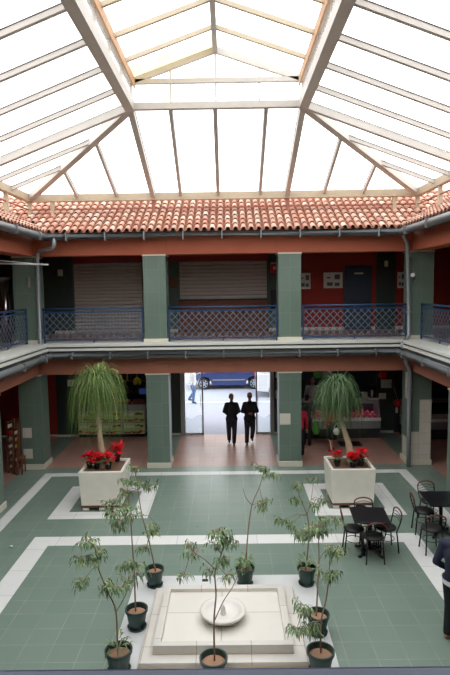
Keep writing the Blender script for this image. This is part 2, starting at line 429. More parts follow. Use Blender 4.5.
# ------------------------------------------------------------------ beams, ledges, upper floors, ceilings
def ringbox(z0, z1, inset, thick, mat, name, label, cat, ins2=None):
    # a box section following the three visible faces of the court + the near face
    m = MB(); xl, xr, yf, yn = XL+inset, XR-inset, YF-inset, YN+inset
    m.box(xl-thick, yf, z0, xr+thick, yf+thick, z1)
    m.box(xl-thick, yn-thick, z0, xr+thick, yn, z1)
    m.box(xl-thick, yn, z0, xl, yf, z1); m.box(xr, yn, z0, xr+thick, yf, z1)
    return struct(name, m, mat, label, cat)
ringbox(ZL, 3.16, -.02, .5, M['beam_low'], 'lintel_beam', 'salmon painted beam over the ground-floor arcade', 'beam')
ringbox(ZU, 6.5, -.02, .5, M['beam'], 'lintel_beam', 'terracotta painted beam over the upper gallery', 'beam')
# slightly proud piers on the beams above each pillar
m = MB()
for a, b in PX+[(XL-PW, XL), (XR, XR+PW)]:
    m.box(a-.01, YF-.012, ZU+.001, b+.01, YF+.05, 6.32)
struct('trim_5', m, M['beam'], 'terracotta pier blocks on the upper beam above the pillars', 'trim')
m = MB()
for a, b in PX+[(XL-PW, XL), (XR, XR+PW)]: m.box(a-.01, YF-.012, ZL+.001, b+.01, YF+.05, 3.12)
struct('trim_6', m, M['beam_low'], 'salmon pier blocks on the lower beam above the pillars', 'trim')
# floor slab edge: white ledge with steps
ringbox(3.50, Z2, .36, 1.0, M['ledge'], 'trim_7', 'white stone ledge at the edge of the upper gallery floor', 'ledge')
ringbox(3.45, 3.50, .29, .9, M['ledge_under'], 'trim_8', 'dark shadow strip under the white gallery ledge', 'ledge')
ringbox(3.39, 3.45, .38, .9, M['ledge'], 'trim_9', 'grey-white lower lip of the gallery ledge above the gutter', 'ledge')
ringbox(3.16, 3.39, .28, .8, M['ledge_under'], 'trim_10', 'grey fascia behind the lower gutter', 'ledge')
# upper gallery floors (dark tiles) and ceilings
for nm, z0, z1, mat, cat, lb in (('floor', 3.2, Z2-.002, M['pink_floor'], 'floor', 'floor of the upper gallery'), ('ceiling', ZC2, ZC2+.2, M['ceil'], 'ceiling', 'ceiling of the upper gallery'), ('ceiling', ZC1, ZC1+.14, M['ceil'], 'ceiling', 'ceiling of the ground-floor arcade')):
    m = MB(); e = .5 if nm == 'ceiling' else .62
    m.box(XLO-.1, YF+e, z0, XRO+.1, YB+.15, z1); m.box(XLO-.1, -3, z0, XRO+.1, YN-e, z1)
    m.box(XLO-.1, YN-e, z0, XL-e, YF+e, z1); m.box(XR+e, YN-e, z0, XRO+.1, YF+e, z1)
    struct(nm, m, mat, lb, cat)
# gutters
def half_round(path, r, up=.02):
    m = MB(); m.tube(path, r, 12); return m
def gutter(z, r, ins, label):
    t = empty('gutter', (0, YF-ins, z-r), label, 'gutter')
    xl, xr, yf = XL+ins, XR-ins, YF-ins
    a = MB(); a.tube([(xl, 1.0, z), (xl, yf, z), (xr, yf, z), (xr, 1.0, z)], r, 12); a.build('trough', M['gutter'], t, smooth=True)
    for k in range(9):
        x = xl+.6+k*(xr-xl-1.2)/8
        MB().box(x-.015, yf-r-.008, z-r-.008, x+.015, yf+r, z+r*1.05).build('bracket', M['gutter'], t)
    for sx in (xl, xr):
        for k in range(7):
            y = 13.9-k*1.5; MB().box(sx-r-.006, y-.015, z-r-.008, sx+r+.006, y+.015, z+r*1.05).build('bracket', M['gutter'], t)
gutter(6.425, .1, .43, 'grey metal gutter under the terracotta roof tiles')
gutter(3.26, .088, .47, 'grey metal gutter below the white gallery ledge')
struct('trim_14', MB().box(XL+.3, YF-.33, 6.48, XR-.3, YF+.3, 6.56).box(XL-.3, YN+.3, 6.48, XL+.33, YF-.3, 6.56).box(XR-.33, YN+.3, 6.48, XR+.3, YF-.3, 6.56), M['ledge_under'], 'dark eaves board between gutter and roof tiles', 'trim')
# downpipes
def pipe(name, pts, label, r=.05, brackets=()):
    t = empty(name, pts[-1], label, 'downpipe'); a = MB(); a.tube(pts, r, 12); a.build('pipe', M['pipe'], t, smooth=True)
    for (x, y, z) in brackets: MB().cbox((x, y, z), (.13, .13, .025)).build('bracket', M['grey'], t)
def P(px, py, Y): return tuple(aty(px, py, Y))
pipe('downpipe', [P(54.5, 238, 14.45), P(54, 246, 14.45), P(52, 248.5, 14.5), P(40, 251, 14.72), P(37.2, 254, 14.76), P(38.5, 300, 14.78), P(40.2, 343, 14.78), P(42, 346, 14.7), P(45, 350, 14.5), P(45.5, 354, 14.45)],
     'grey downpipe with a double bend beside the corner pillar over the wooden rack', .052, [P(37.4, 265, 14.78), P(39.8, 330, 14.78)])
pipe('downpipe', [P(403.5, 231, 14.45), P(403.5, 236, 14.45), P(406.8, 242, 14.7), P(407.6, 247, 14.76), P(408.6, 300, 14.78), P(408.8, 335, 14.78), P(406, 339.5, 14.7), P(402.8, 343, 14.4), P(402.6, 349, 14.3)],
     'grey downpipe with a round dial at the upper gallery corner', .052, [P(408.2, 256, 14.78), P(408.7, 312, 14.78)])
pipe('downpipe', [P(405.5, 356, 14.4), P(406, 362, 14.45), P(409.5, 368, 14.72), P(410, 374, 14.76), P(408.7, 420, 14.76), (4.94, 14.74, .0)],
     'long grey downpipe running to the courtyard floor before the patched pillar', .06, [P(409.4, 390, 14.76), P(408.2, 437, 14.76)])

# ------------------------------------------------------------------ outer walls
def wall(name, b, mat, label): return struct(name, MB().box(*b), mat, label, 'wall')
wall('wall_left', (XLO-.15, -3, 0, XLO, YB+.15, ZC2+.2), M['red_wall'], 'dark red wall behind the side gallery with the wooden rack')
wall('wall_right', (XRO, -3, 0, XRO+.15, YB+.15, ZC2+.2), M['red_wall'], 'dark red wall behind the side gallery beyond the tables')
wall('wall_near', (XLO-.15, -3.15, 0, XRO+.15, -3, ZC2+.2), M['red_wall'], 'wall behind the camera position')
# upper back wall
wall('wall_back', (XLO, YB, Z2-.3, -5.95, YB+.15, ZC2), M['dark_green'], 'dark green upper wall beyond the corner pillar')
wall('wall_back', (-5.95, YB, Z2-.3, -5.25, YB+.15, ZC2), M['dark_green'], 'dark green upper wall panel beside the first roller shutter')
wall('wall_back', (-5.25, YB, ZU-.03, 1.36, YB+.15, ZC2), M['red_wall'], 'dark red wall strip above the two roller shutters')
wall('wall_back', (-5.3, YB+.16, Z2-.3, 1.4, YB+.26, ZC2), M['shop_dark'], 'dark backing added behind the roller shutters to stop light leaks')  # added sheet, blocks outside light leaking past the shutters
wall('wall_back', (-2.87, YB, Z2-.3, -1.68, YB+.15, ZU-.03), M['grey_green'], 'green upper wall between the two roller shutters')
wall('wall_back', (1.33, YB, Z2-.3, 2.05, YB+.15, ZC2), M['grey_green'], 'green upper wall beside the wood-fronted bar')
wall('wall_back', (2.05, YB, Z2-.3, XRO, YB+.15, ZC2), M['red_wall'], 'red upper wall with posters and a blue door')
struct('baseboard_back', MB().box(2.05, YB-.02, Z2, 3.9, YB, Z2+.1).box(4.78, YB-.02, Z2, 4.92, YB, Z2+.1).box(5.6, YB-.02, Z2, XRO, YB, Z2+.1), M['cream_base'], 'pale baseboard under the red upper wall', 'baseboard')
struct('baseboard_back', MB().box(-5.9, YB-.02, Z2, -5.22, YB, Z2+.1).box(-2.84, YB-.02, Z2, -1.72, YB, Z2+.1).box(1.34, YB-.02, Z2, 2.0, YB, Z2+.1), M['cream_base'], 'pale baseboards beside the roller shutters', 'baseboard')
# shutters
def shutter(x0, x1, z0, z1, label):
    t = empty('roller_shutter', ((x0+x1)/2, YB+.05, z0), label, 'shutter')
    m = MB(); n = int((z1-z0)/.115)
    for k in range(n):
        a = z0+(z1-z0)*k/n; b = z0+(z1-z0)*(k+1)/n; h = b-a
        vs = [(x, y, z) for x in (x0, x1) for y, z in ((YB+.06, a+h*.06), (YB+.03, a+h*.2), (YB+.022, a+h*.5), (YB+.03, a+h*.8), (YB+.06, a+h*.9), (YB+.06, b))]
        m.add(vs, [(i, i+6, i+7, i+1) for i in range(5)])
    m.build('slat_curtain', M['shutter'], t)
    MB().box(x0, YB+.02, z0, x1, YB+.07, z0+.05).build('bottom_bar', M['grey'], t)
    MB().box(x0-.03, YB-.0, z0, x0+.02, YB+.08, z1).build('guide_rail', M['grey_green'], t); MB().box(x1-.02, YB, z0, x1+.03, YB+.08, z1).build('guide_rail', M['grey_green'], t)
    MB().box(x0, YB+.061, z0, x1, YB+.12, z1).build('backing', M['black'], t)
shutter(-5.22, -2.89, Z2, ZU-.04, 'closed roller shutter reaching the floor of the upper gallery')
shutter(-1.66, 1.31, 4.66, ZU-.04, 'closed roller shutter above the brown wooden bar front')
t = empty('bar_counter', (-.17, YB-.1, Z2), 'brown wooden bar front under the middle roller shutter', 'counter')
m = MB()
for k in range(18): m.box(-1.66+k*.165, YB-.13, Z2+.08, -1.66+k*.165+.158, YB-.1, 4.55)
m.build('front_boards', M['wood'], t); MB().box(-1.68, YB-.2, 4.55, 1.32, YB+.1, 4.61).build('counter_top', M['wood'], t, bevel=.008)
MB().box(-1.66, YB-.1, Z2, 1.31, YB+.0, 4.55).build('body', M['dark_wood'], t)
tag(MB().box(-1.15, YB-.12, 4.61, 1.2, YB-.02, 4.64).build('black_tray', M['black']), 'long dark mat lying on the wooden bar top', 'mat')
# blue door and dark panels on the red wall
def door(x0, x1, z0, z1, Y, mat, label, nm='door_1'):
    d = struct(nm, MB().box(x0, Y-.05, z0, x1, Y, z1), mat, label, 'door')
    MB().box(x0-.05, Y-.06, z0, x0, Y, z1+.05).box(x1, Y-.06, z0, x1+.05, Y, z1+.05).box(x0, Y-.06, z1, x1, Y, z1+.05).build('door_frame', mat, d)
    MB().tube([(x0+.07, Y-.05, z0+1.0), (x0+.07, Y-.1, z0+1.0), (x0+.19, Y-.1, z0+1.0)], .012, 6).build('door_handle', M['chrome'], d)
    return d
d = door(3.92, 4.74, Z2, 5.64, YB, M['blue_door'], 'blue-grey door in the red upper wall between the posters')
MB().box(4.2, YB-.056, 5.42, 4.5, YB-.05, 5.47).build('number_plate', M['paper'], d)
d = struct('door_2', MB().box(4.95, YB-.06, Z2, 5.58, YB, 6.2), M['dark_green'], 'tall dark green panel beside the blue door', 'door')
MB().box(5.2, YB-.066, 5.65, 5.32, YB-.06, 5.85).build('notice', M['paper'], d)
# posters
def poster(px0, py0, px1, py1, label):
    a, b = aty(px0, py0, YB-.01), aty(px1, py1, YB-.01)
    t = empty('poster', ((a.x+b.x)/2, YB-.01, b.z), label, 'poster', 'framed boards on the red upper wall')
    MB().box(a.x, YB-.025, b.z, b.x, YB, a.z).build('board', M['paper'], t, bevel=.004)
    w, h = b.x-a.x, a.z-b.z; m = MB()
    for (u, v, s1, s2) in ((.58, .56, .28, .3), (.18, .15, .3, .22), (.58, .14, .26, .2), (.16, .62, .2, .1)): MB().box(a.x+u*w, YB-.028, b.z+v*h, a.x+(u+s1)*w, YB-.024, b.z+(v+s2)*h).build('picture', M['picture'], t)
poster(299, 273, 310.5, 289, 'pale poster half hidden by the upper pillar above the butcher side')
poster(323.5, 272.5, 342.5, 288, 'wide pale poster with four small pictures near the blue door')
poster(397.5, 272, 404.5, 288, 'pale poster at the far end beside the downpipe')
# red box by shutter
a = aty(274, 268, YB-.1)
t = empty('alarm_box', (a.x, YB-.1, a.z-.12), 'small red fire alarm box on the green upper wall', 'alarm box')
MB().box(a.x-.12, YB-.1, a.z-.16, a.x+.14, YB, a.z+.14).build('box', M['red'], t, bevel=.01); MB().box(a.x-.03, YB-.108, a.z-.05, a.x+.06, YB-.1, a.z+.05).build('cover', M['paper'], t)
tag(MB().box(1.42, YB-.03, 5.65, 1.62, YB, 5.85).build('notice', M['paper']), 'small pale notice above the red alarm box', 'notice')
tag(MB().box(1.40, YB-.12, 4.3, 1.66, YB, 4.95).build('cabinet', M['black'], bevel=.01), 'black wall cabinet under the red alarm box', 'cabinet')
tag(MB().box(-1.98, YB-.1, 5.05, -1.72, YB, 5.4).build('wall_speaker', M['dark_wood'], bevel=.01), 'small dark wall box beside the middle shutter', 'box')
tag(MB().box(-5.72, YB-.05, 5.5, -5.56, YB, 5.72).build('wall_lamp', M['paper'], bevel=.01), 'little pale lamp high on the dark green upper wall', 'lamp')

# ground-floor back wall
wall('wall_back', (XLO, YB, 0, -5.95, YB+.15, Z2-.3), M['red_wall'], 'red ground-floor wall beyond the corner pillar')
wall('wall_back', (-5.25, YB, 2.75, 9, YB+.15, Z2-.3), M['dark_green'], 'dark wall above the shop openings and the entrance')
wall('wall_back', (-2.86, YB, 0, -1.70, YB+.15, 2.75), M['dark_green'], 'dark green wall between vegetable shop and entrance')
wall('wall_back', (1.47, YB, 0, 2.02, YB+.15, 2.75), M['dark_green'], 'dark green wall between entrance and butcher')
wall('wall_back', (5.62, YB, 0, XRO, YB+.15, Z2-.3), M['shop_dark'], 'dark ground-floor wall beyond the patched pillar')
wall('wall_back', (5.02, YB, 0, 5.62, YB+.15, 2.75), M['dark_green'], 'dark green wall with pinned papers beside the butcher counter')
d = struct('door_3', MB().box(-5.95, YB-.02, 0, -5.25, YB+.15, Z2-.3), M['dark_green'], 'dark green ground-floor door beside the vegetable shop', 'door')
MB().box(-5.55, YB-.03, 1.75, -5.27, YB-.02, 1.98).build('notice', M['paper'], d)
MB().box(-5.62, YB-.03, 2.15, -5.42, YB-.02, 2.3).build('sign', M['red_wall'], d)
struct('baseboard_back', MB().box(-5.95, YB-.04, 0, -5.25, YB-.02, .07).box(-2.86, YB-.02, 0, -1.72, YB, .07).box(1.5, YB-.02, 0, 2.0, YB, .07).box(5.02, YB-.02, 0, 5.6, YB, .07).box(XLO, YB-.02, 0, -5.97, YB, .07), M['cream_base'], 'thin pale baseboard of the far ground-floor wall', 'baseboard')
# shop rooms behind the openings
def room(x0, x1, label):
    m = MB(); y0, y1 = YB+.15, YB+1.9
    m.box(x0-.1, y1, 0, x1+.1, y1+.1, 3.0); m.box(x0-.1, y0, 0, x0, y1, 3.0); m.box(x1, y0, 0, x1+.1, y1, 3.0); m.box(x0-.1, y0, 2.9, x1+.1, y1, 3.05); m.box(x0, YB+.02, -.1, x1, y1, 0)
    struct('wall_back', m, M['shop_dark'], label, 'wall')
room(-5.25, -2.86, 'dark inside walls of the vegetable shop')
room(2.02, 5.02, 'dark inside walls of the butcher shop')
# pinned papers
for k, (a0, b0, a1, b1) in enumerate(((381, 379.5, 391.5, 388), (378.8, 393, 386, 399))):
    a, b = aty(a0, b0, YB-.01), aty(a1, b1, YB-.01)
    tag(MB().box(a.x, YB-.012, b.z, b.x, YB-.001, a.z).build('paper_sheet', M['paper']), ('upper larger', 'lower smaller')[k]+' paper sheet pinned on the dark wall by the butcher', 'paper')

# ------------------------------------------------------------------ terracotta roof
def tile_roof(A, along, out, u0, u1, label, slope=.52, rows=9, grow0=1, grow1=1):
    """A: eave start, along/out unit vectors; covers u0..u1 at the eave, growing with the valleys."""
    A = Vector(A); al = Vector(along); ou = Vector(out)
    t = empty('tiled_roof', A+al*(u0+u1)/2, label, 'roof')
    pitch = .205; L = .33
    sl = math.sqrt(1+slope*slope); dd = (ou+Vector((0, 0, slope)))/sl; nn = al.cross(dd); nn = nn if nn.z > 0 else -nn
    top = MB(); low = MB()
    tmax = rows*L/sl
    bed = MB(); e = -.02
    bed.poly([A+al*u0+nn*e, A+al*u1+nn*e, A+al*(u1+grow1*tmax)+(ou+Vector((0, 0, slope)))*tmax+nn*e, A+al*(u0-grow0*tmax)+(ou+Vector((0, 0, slope)))*tmax+nn*e])
    bed.build('roof_deck', M['under_tile'], t)
    n0 = int((u0-grow0*tmax)/pitch)-1; n1 = int((u1+grow1*tmax)/pitch)+1
    for i in range(n0, n1+1):
        u = i*pitch
        for j in range(rows):
            th = (j*L)/sl
            if u < u0-grow0*(th+.15) or u > u1+grow1*(th+.15): continue
            jit = R.uniform(-.004, .004); r0 = .074+R.uniform(-.003, .003); r1 = r0*.84
            b = A+al*(u+jit)+dd*(j*L-.02+R.uniform(-.005, .005))
            vs = []
            for (d0, r, lift) in ((0, r0, .058), (L+.05, r1, .012)):
                for k in range(7):
                    a = PI*k/6; vs.append(b+dd*d0+al*(math.cos(a)*r)+nn*(math.sin(a)*r*.95+lift-.02))
            for k in range(7):   # inner skin gives the tile thickness at the open mouth
                a = PI*k/6; vs.append(b+al*(math.cos(a)*(r0-.015))+nn*(math.sin(a)*(r0-.015)*.95+.038))
            fs = [(k, k+1, k+8, k+7) for k in range(6)]+[(14+k, 15+k, k+1, k) for k in range(6)]
            top.add(vs, fs)
            # channel tile between two covers
            c = A+al*(u+pitch/2+jit)+dd*(j*L-.05)
            vs = []
            for (d0, r, lift) in ((0, .062, .075), (L+.05, .055, .05)):
                for k in range(5):
                    a = PI+PI*k/4; vs.append(c+dd*d0+al*(math.cos(a)*r)+nn*(math.sin(a)*r*.8+lift-.02))
            low.add(vs, [(k, k+1, k+6, k+5) for k in range(4)])
    top.build('cover_tiles', M['tiles'], t, smooth=True); low.build('channel_tiles', M['channel'], t, smooth=True)
    return t
EV = 6.545; EI = .40     # eave height and overhang
tile_roof((0, YF-EI, EV), (1, 0, 0), (0, 1, 0), XL+EI, XR-EI, 'terracotta barrel-tile roof slope over the far gallery')
tile_roof((XL+EI, 0, EV), (0, 1, 0), (-1, 0, 0), YN+EI, YF-EI, 'terracotta barrel-tile roof slope over the gallery with the clothes rod')
tile_roof((XR-EI, 0, EV), (0, 1, 0), (1, 0, 0), YN+EI, YF-EI, 'terracotta barrel-tile roof slope over the gallery above the cafe tables')
tile_roof((0, YN+EI, EV), (1, 0, 0), (0, -1, 0), XL+EI, XR-EI, 'terracotta barrel-tile roof slope over the near gallery')

# ------------------------------------------------------------------ glass roof
gr = empty('glass_roof', (-.12, 7.9, 7.5), 'milky glass hipped skylight with raised ridge lantern over the courtyard', 'skylight')
RX0, RX1, RY1, RY0, RZ = -5.62, 5.37, 15.6, .2, 7.62
NX0, NX1, NY1, NY0, NZ = -2.09, 1.68, 12.2, 3.6, 8.98
UZ, KZ, KX = 9.50, 10.14, -.22
def part(name, mb, mat, **kw): return mb.build(name, mat, gr, **kw)
ry = [(RX0, RY0), (RX1, RY0), (RX1, RY1), (RX0, RY1)]
for k in range(4):
    a, b = ry[k], ry[(k+1) % 4]
    part('ring_beam', MB().beam((a[0], a[1], RZ), (b[0], b[1], RZ), .16, .2), M['ringwood'])
    part('ring_rod', MB().tube([(a[0], a[1], 7.30), (b[0], b[1], 7.30)], .022, 6), M['rod'])
slz = lambda t: 6.5+.52*t
for x in (RX0+.02, -4.95, -2.09, 1.70, 4.7, RX1-.02): part('post', MB().box(x-.05, RY1-.05, 7.08, x+.05, RY1+.05, RZ), M['rod' if x in (-2.09, 1.70) else 'ringwood'])
for y in (14.0, 11.2, 8.4, 5.6):
    for x in (RX0, RX1): part('post', MB().box(x-.05, y-.05, 6.9, x+.05, y+.05, RZ), M['ringwood'])
nd = {(0, 0): (NX0, NY0, NZ), (1, 0): (NX1, NY0, NZ), (1, 1): (NX1, NY1, NZ), (0, 1): (NX0, NY1, NZ)}
rg = {(0, 0): (RX0, RY0, RZ), (1, 0): (RX1, RY0, RZ), (1, 1): (RX1, RY1, RZ), (0, 1): (RX0, RY1, RZ)}
for k in nd: part('hip_beam', MB().beam(rg[k], nd[k], .17, .2), M['steel'])
cn = [(0, 0), (1, 0), (1, 1), (0, 1)]
for i in range(4):
    a, b = nd[cn[i]], nd[cn[(i+1) % 4]]
    side = i in (1, 3)
    part('lantern_base_beam', MB().beam(a, b, .2 if side else .13, .22 if side else .14), M['steel'])
# rafters: far and near slopes
def rafter(p, q, heavy=False):
    o = part('rafter', MB().beam(p, q, .13 if heavy else .075, .16 if heavy else .09), M['steel'])
    u = Vector((0, 0, .045 if not heavy else .08)); MB().beam(Vector(p)+u, Vector(q)+u, .155 if heavy else .096, .012).build('seal_strip', M['seal'], o)
for (yr, yn) in ((RY1, NY1), (RY0, NY0)):
    sg = 1 if yr > yn else -1
    rafter((-2.09, yr, RZ), (NX0, yn, NZ), True); rafter((1.68, yr, RZ), (NX1, yn, NZ), True)
    for a, b in ((-1.32, -1.22), (-.26, -.24), (.92, .88)): rafter((a, yr, RZ), (b, yn, NZ))
    for x, (X0, N0, s) in ((-3.12, (RX0, NX0, 1)), (-4.22, (RX0, NX0, 1)), (2.72, (RX1, NX1, -1)), (3.82, (RX1, NX1, -1))):
        f = (x-X0)/(N0-X0); rafter((x, yr, RZ), (x, yr+(yn-yr)*f, RZ+(NZ-RZ)*f))
# side slopes
ys = [12.2-1.08*k for k in range(1, 8)]
for (X0, N0) in ((RX0, NX0), (RX1, NX1)):
    rafter((X0, NY1, RZ), (N0, NY1, NZ), True); rafter((X0, NY0, RZ), (N0, NY0, NZ), True)
    for y in ys: rafter((X0, y, RZ), (N0, y, NZ))
    for y in (13.25, 14.2, 2.5, 1.5):
        f = (RY1-y)/(RY1-NY1) if y > 8 else (y-RY0)/(NY0-RY0)
        rafter((X0, y, RZ), (X0+(N0-X0)*f, y, RZ+(NZ-RZ)*f))
# lantern
UX0, UX1 = -2.06, 1.67
for x, s in ((UX0, -1), (UX1, 1)):
    part('eave_beam', MB().beam((x, NY0, UZ), (x, NY1+.05, UZ), .12, .14), M['steel'])
    part('fascia_board', MB().box(x-.015+s*-.085, NY0, UZ-.14, x+.015+s*-.085, NY1, UZ+.06), M['rust'])
    for k in range(8):
        y = 12.15-1.08*k; part('lantern_post', MB().box(x-.03, y-.03, NZ, x+.03, y+.03, UZ), M['steel'])
part('ridge_beam', MB().beam((KX, NY0, KZ), (KX, NY1, KZ), .1, .16), M['steel'])
for y in (NY1, NY0):
    part('gable_tie', MB().beam((UX0, y, UZ), (UX1, y, UZ), .08, .1), M['steel'])
    for x in (UX0, UX1): part('gable_rafter', MB().beam((x, y, UZ), (KX, y, KZ), .08, .13), M['steel'])
    for x in (-1.2, KX, .72):
        part('lantern_post', MB().box(x-.02, y-.02, NZ, x+.02, y+.02, UZ+(KZ-UZ)*(1-abs(x-KX)/1.87)), M['steel'])
for k in range(1, 8):
    y = 12.2-1.05*k
    for x in (UX0, UX1): part('gable_rafter', MB().beam((x, y, UZ), (KX, y, KZ), .06, .08), M['ringwood'])
# glazing
dz = .06
def pane(pts, mat='glazing', nm='glazing'): part(nm, MB().poly([(p[0], p[1], p[2]+dz) for p in pts]), M[mat])
for i in range(4):
    a, b = cn[i], cn[(i+1) % 4]; pane([rg[a], rg[b], nd[b], nd[a]])
ye = NY1-1.05
for x in (UX0, UX1):
    pane([(x, NY0, UZ), (x, ye, UZ), (KX, ye, KZ), (KX, NY0, KZ)])
    pane([(x, NY0, NZ), (x, NY1, NZ), (x, NY1, UZ-.05), (x, NY0, UZ-.05)])
pane([(UX1, ye, UZ), (UX1, NY1, UZ), (KX, NY1, KZ), (KX, ye, KZ)])
yq = NY1-.62
pane([(UX0, ye, UZ), (UX0, yq, UZ), (KX, yq, KZ), (KX, ye, KZ)])
pane([(UX0, yq, UZ), (UX0, NY1, UZ), (KX, NY1, KZ), (KX, yq, KZ)], 'old_glazing', 'stained_glazing')
for y in (NY0, NY1): pane([(UX0, y, NZ-dz), (UX1, y, NZ-dz), (UX1, y, UZ-dz), (KX, y, KZ-dz), (UX0, y, UZ-dz)])

# ------------------------------------------------------------------ blue railings
def railing(p, q, label, z=Z2, hgt=.95, mat='blue'):
    p, q = Vector((p[0], p[1], z)), Vector((q[0], q[1], z)); d = (q-p); L = d.length; d.normalize()
    t = empty('railing', (p+q)/2, label, 'railing')
    def at(u, h): return p+d*u+Vector((0, 0, h))
    MB().tube([at(0, hgt), at(L, hgt)], .026, 10).build('handrail', M[mat], t, smooth=True)
    MB().beam(at(0, hgt-.1), at(L, hgt-.1), .03, .035).build('top_bar', M[mat], t)
    MB().beam(at(0, .09), at(L, .09), .03, .035).build('bottom_bar', M[mat], t)
    for u in (.02, L-.02): MB().beam(at(u, 0), at(u, hgt), .04, .04, up=(1, 0, 0)).build('post', M[mat], t)
    MB().beam(at(L/2, hgt-.1), at(L/2, hgt), .03, .03, up=(1, 0, 0)).beam(at(L/2, 0), at(L/2, .09), .03, .03, up=(1, 0, 0)).build('bracket', M[mat], t)
    h0, h1 = .09, hgt-.1; n = max(2, round(L/.19)); s = L/n; hh = h1-h0; m = MB()
    k0 = -int(hh/s)-1
    nrm = Vector((-d.y, d.x, 0))*.006
    for sg in (1, -1):
        for k in range(k0, n+1-k0):
            u0 = k*s
            # line from (u0,h0) going sg*hh/1 (45 degree)
            ua, ub = (u0, u0+hh*.95) if sg > 0 else (u0+0, u0-hh*.95)
            ha, hb = h0, h1
            lo, hi = min(ua, ub), max(ua, ub)
            if hi <= 0 or lo >= L: continue
            def clip(u): return ha+(hb-ha)*(u-ua)/(ub-ua)
            x0, x1 = max(0, lo), min(L, hi)
            m.beam(at(x0, clip(x0))+nrm*sg, at(x1, clip(x1))+nrm*sg, .018, .006, up=(d.y, -d.x, 0))
    m.build('lattice', M['lattice'], t)
    return t
YR = YF+.12
railing((-5.16, YR), (PX[0][0]-.04, YR), 'blue lattice railing before the floor-length shutter')
railing((PX[0][1]+.02, YR), (PX[1][0]-.02, YR), 'blue lattice railing before the wooden bar front')
railing((PX[1][1]+.03, YR), (XR-.06, YR), 'blue lattice railing before the red wall with posters')
railing((XL-.29, 12.2), (XL-.29, YF-.03), 'blue lattice side railing by the polished steel column')
railing((XR+.29, 12.2), (XR+.29, YF-.03), 'blue lattice side railing on the gallery above the cafe tables')
railing((XL-.29, 8.95), (XL-.29, 11.55), 'blue lattice side railing, second bay from the far corner above the rack')
railing((XR+.29, 8.95), (XR+.29, 11.55), 'blue lattice side railing, second bay from the far corner above the cafe')
# near rail, just in front of the viewer
ZCR = aty(225, 665.5, .87).z
t = empty('near_railing', (0, .87, Z2), 'navy blue handrail crossing the very bottom of the view', 'railing')
zc = ZCR
MB().box(-3, .83, zc-.04, 3, .87, zc).build('handrail', M['navy'], t, bevel=.01)
for k in range(25):
    x = -3+k*.25
    if abs(x) > .0: MB().box(x-.008, .842, Z2, x+.008, .858, zc-.04).build('baluster', M['navy'], t)

# steel column and clothes rod
t = empty('steel_column', (-6.35, 15.4, Z2), 'polished steel flue standing in the upper gallery by the side railing', 'column')
MB().tube([(-6.35, 15.4, Z2), (-6.35, 15.4, 5.35)], .13, 20).build('flue', M['chrome'], t, smooth=True)
MB().tube([(-6.35, 15.4, 5.33), (-6.35, 15.4, 5.42)], .145, 20).build('collar', M['grey'], t, smooth=True)
t = empty('clothes_rod', P(48, 265, 14.4), 'thin white rod sticking out before the upper corner pillar', 'rod')
MB().tube([P(48.5, 264.6, 14.4), P(-12, 263.2, 14.0)], .02, 8).build('rod', M['white'], t, smooth=True)
MB().tube([P(46, 264.6, 14.4), P(-12, 259.5, 13.4)], .009, 6).build('line', M['white'], t)
def hook(px, py, label, dial=False):
    p = aty(px, py, YF-.03); t = empty('wall_bracket', p, label, 'bracket')
    MB().tube([p+Vector((0, .02, .12)), p+Vector((0, -.05, .06)), p+Vector((.01, -.06, -.02)), p+Vector((0, .02, -.12))], .014, 6).build('arm', M['pale_wood' if not dial else 'grey'], t)
    if dial: MB().tube([p+Vector((-.1, -.16, 0)), p+Vector((-.1, -.2, 0))], .055, 16).build('dial', M['white'], t)
    else: MB().cbox(p+Vector((0, 0, 0)), (.05, .04, .3)).build('plate', M['grey'], t)
hook(29, 282, 'little pale bracket on the upper corner pillar under the white rod')
hook(414, 275, 'round white dial on a bracket beside the upper downpipe', True)

# ------------------------------------------------------------------ fountain
fx, fy = -.14, 7.62
ft = empty('fountain', (fx, fy, 0), 'stepped white marble fountain platform with a round bowl in the middle', 'fountain')
def slab(hx, y0, y1, z0, z1): return MB().box(fx-hx, y0, z0, fx+hx, y1, z1)
slab(1.53, 6.15, 9.02, 0, .05).build('outer_slab', M['fount_base'], ft, bevel=.005)
slab(1.12, 6.72, 8.53, .05, .115).build('step', M['fount_step'], ft, bevel=.005)
m = MB()   # curb: mitred ring
o_, i_ = (fx-.945, 6.89, fx+.945, 8.38), (fx-.85, 6.985, fx+.85, 8.27)
co = [(o_[0], o_[1]), (o_[2], o_[1]), (o_[2], o_[3]), (o_[0], o_[3])]; ci = [(i_[0], i_[1]), (i_[2], i_[1]), (i_[2], i_[3]), (i_[0], i_[3])]
for k in range(4):
    a, b, c, d_ = co[k], co[(k+1) % 4], ci[(k+1) % 4], ci[k]
    q = [a, b, c, d_]; m.add([(x, y, z) for z in (.11, .24) for x, y in q], [(4, 5, 6, 7), (0, 1, 5, 4), (2, 3, 7, 6), (1, 2, 6, 5), (3, 0, 4, 7)])
m.build('curb', M['fount_step'], ft)
slab(1.135, 6.705, 8.545, .05, .062).build('joint_shade', M['bark'], ft)  # brown lip paints the riser's shadow line along the joint
slab(.955, 6.88, 8.39, .11, .118).build('joint_shade', M['bark'], ft)  # same painted shadow line at the curb foot
slab(.85, 6.98, 8.28, .11, .185).build('basin_floor', M['fount_panel'], ft)
for k, (xx, yy) in enumerate(((-.47, 8.86),)): MB().box(xx-.05, yy-.04, .045, xx+.05, yy+.04, .053).build('drain', M['black'], ft)
bc = atz(223.0, 611, .30)
b = MB(); b.lathe([(.0, .05), (.12, .055), (.2, .07), (.25, .10), (.275, .125), (.30, .135), (.335, .13), (.34, .115), (.32, .085), (.25, .035), (.16, .0), (.0, -.01)], (bc.x, bc.y, .20), 40)
bo = b.build('bowl', M['fount_marble'], ft, smooth=True)
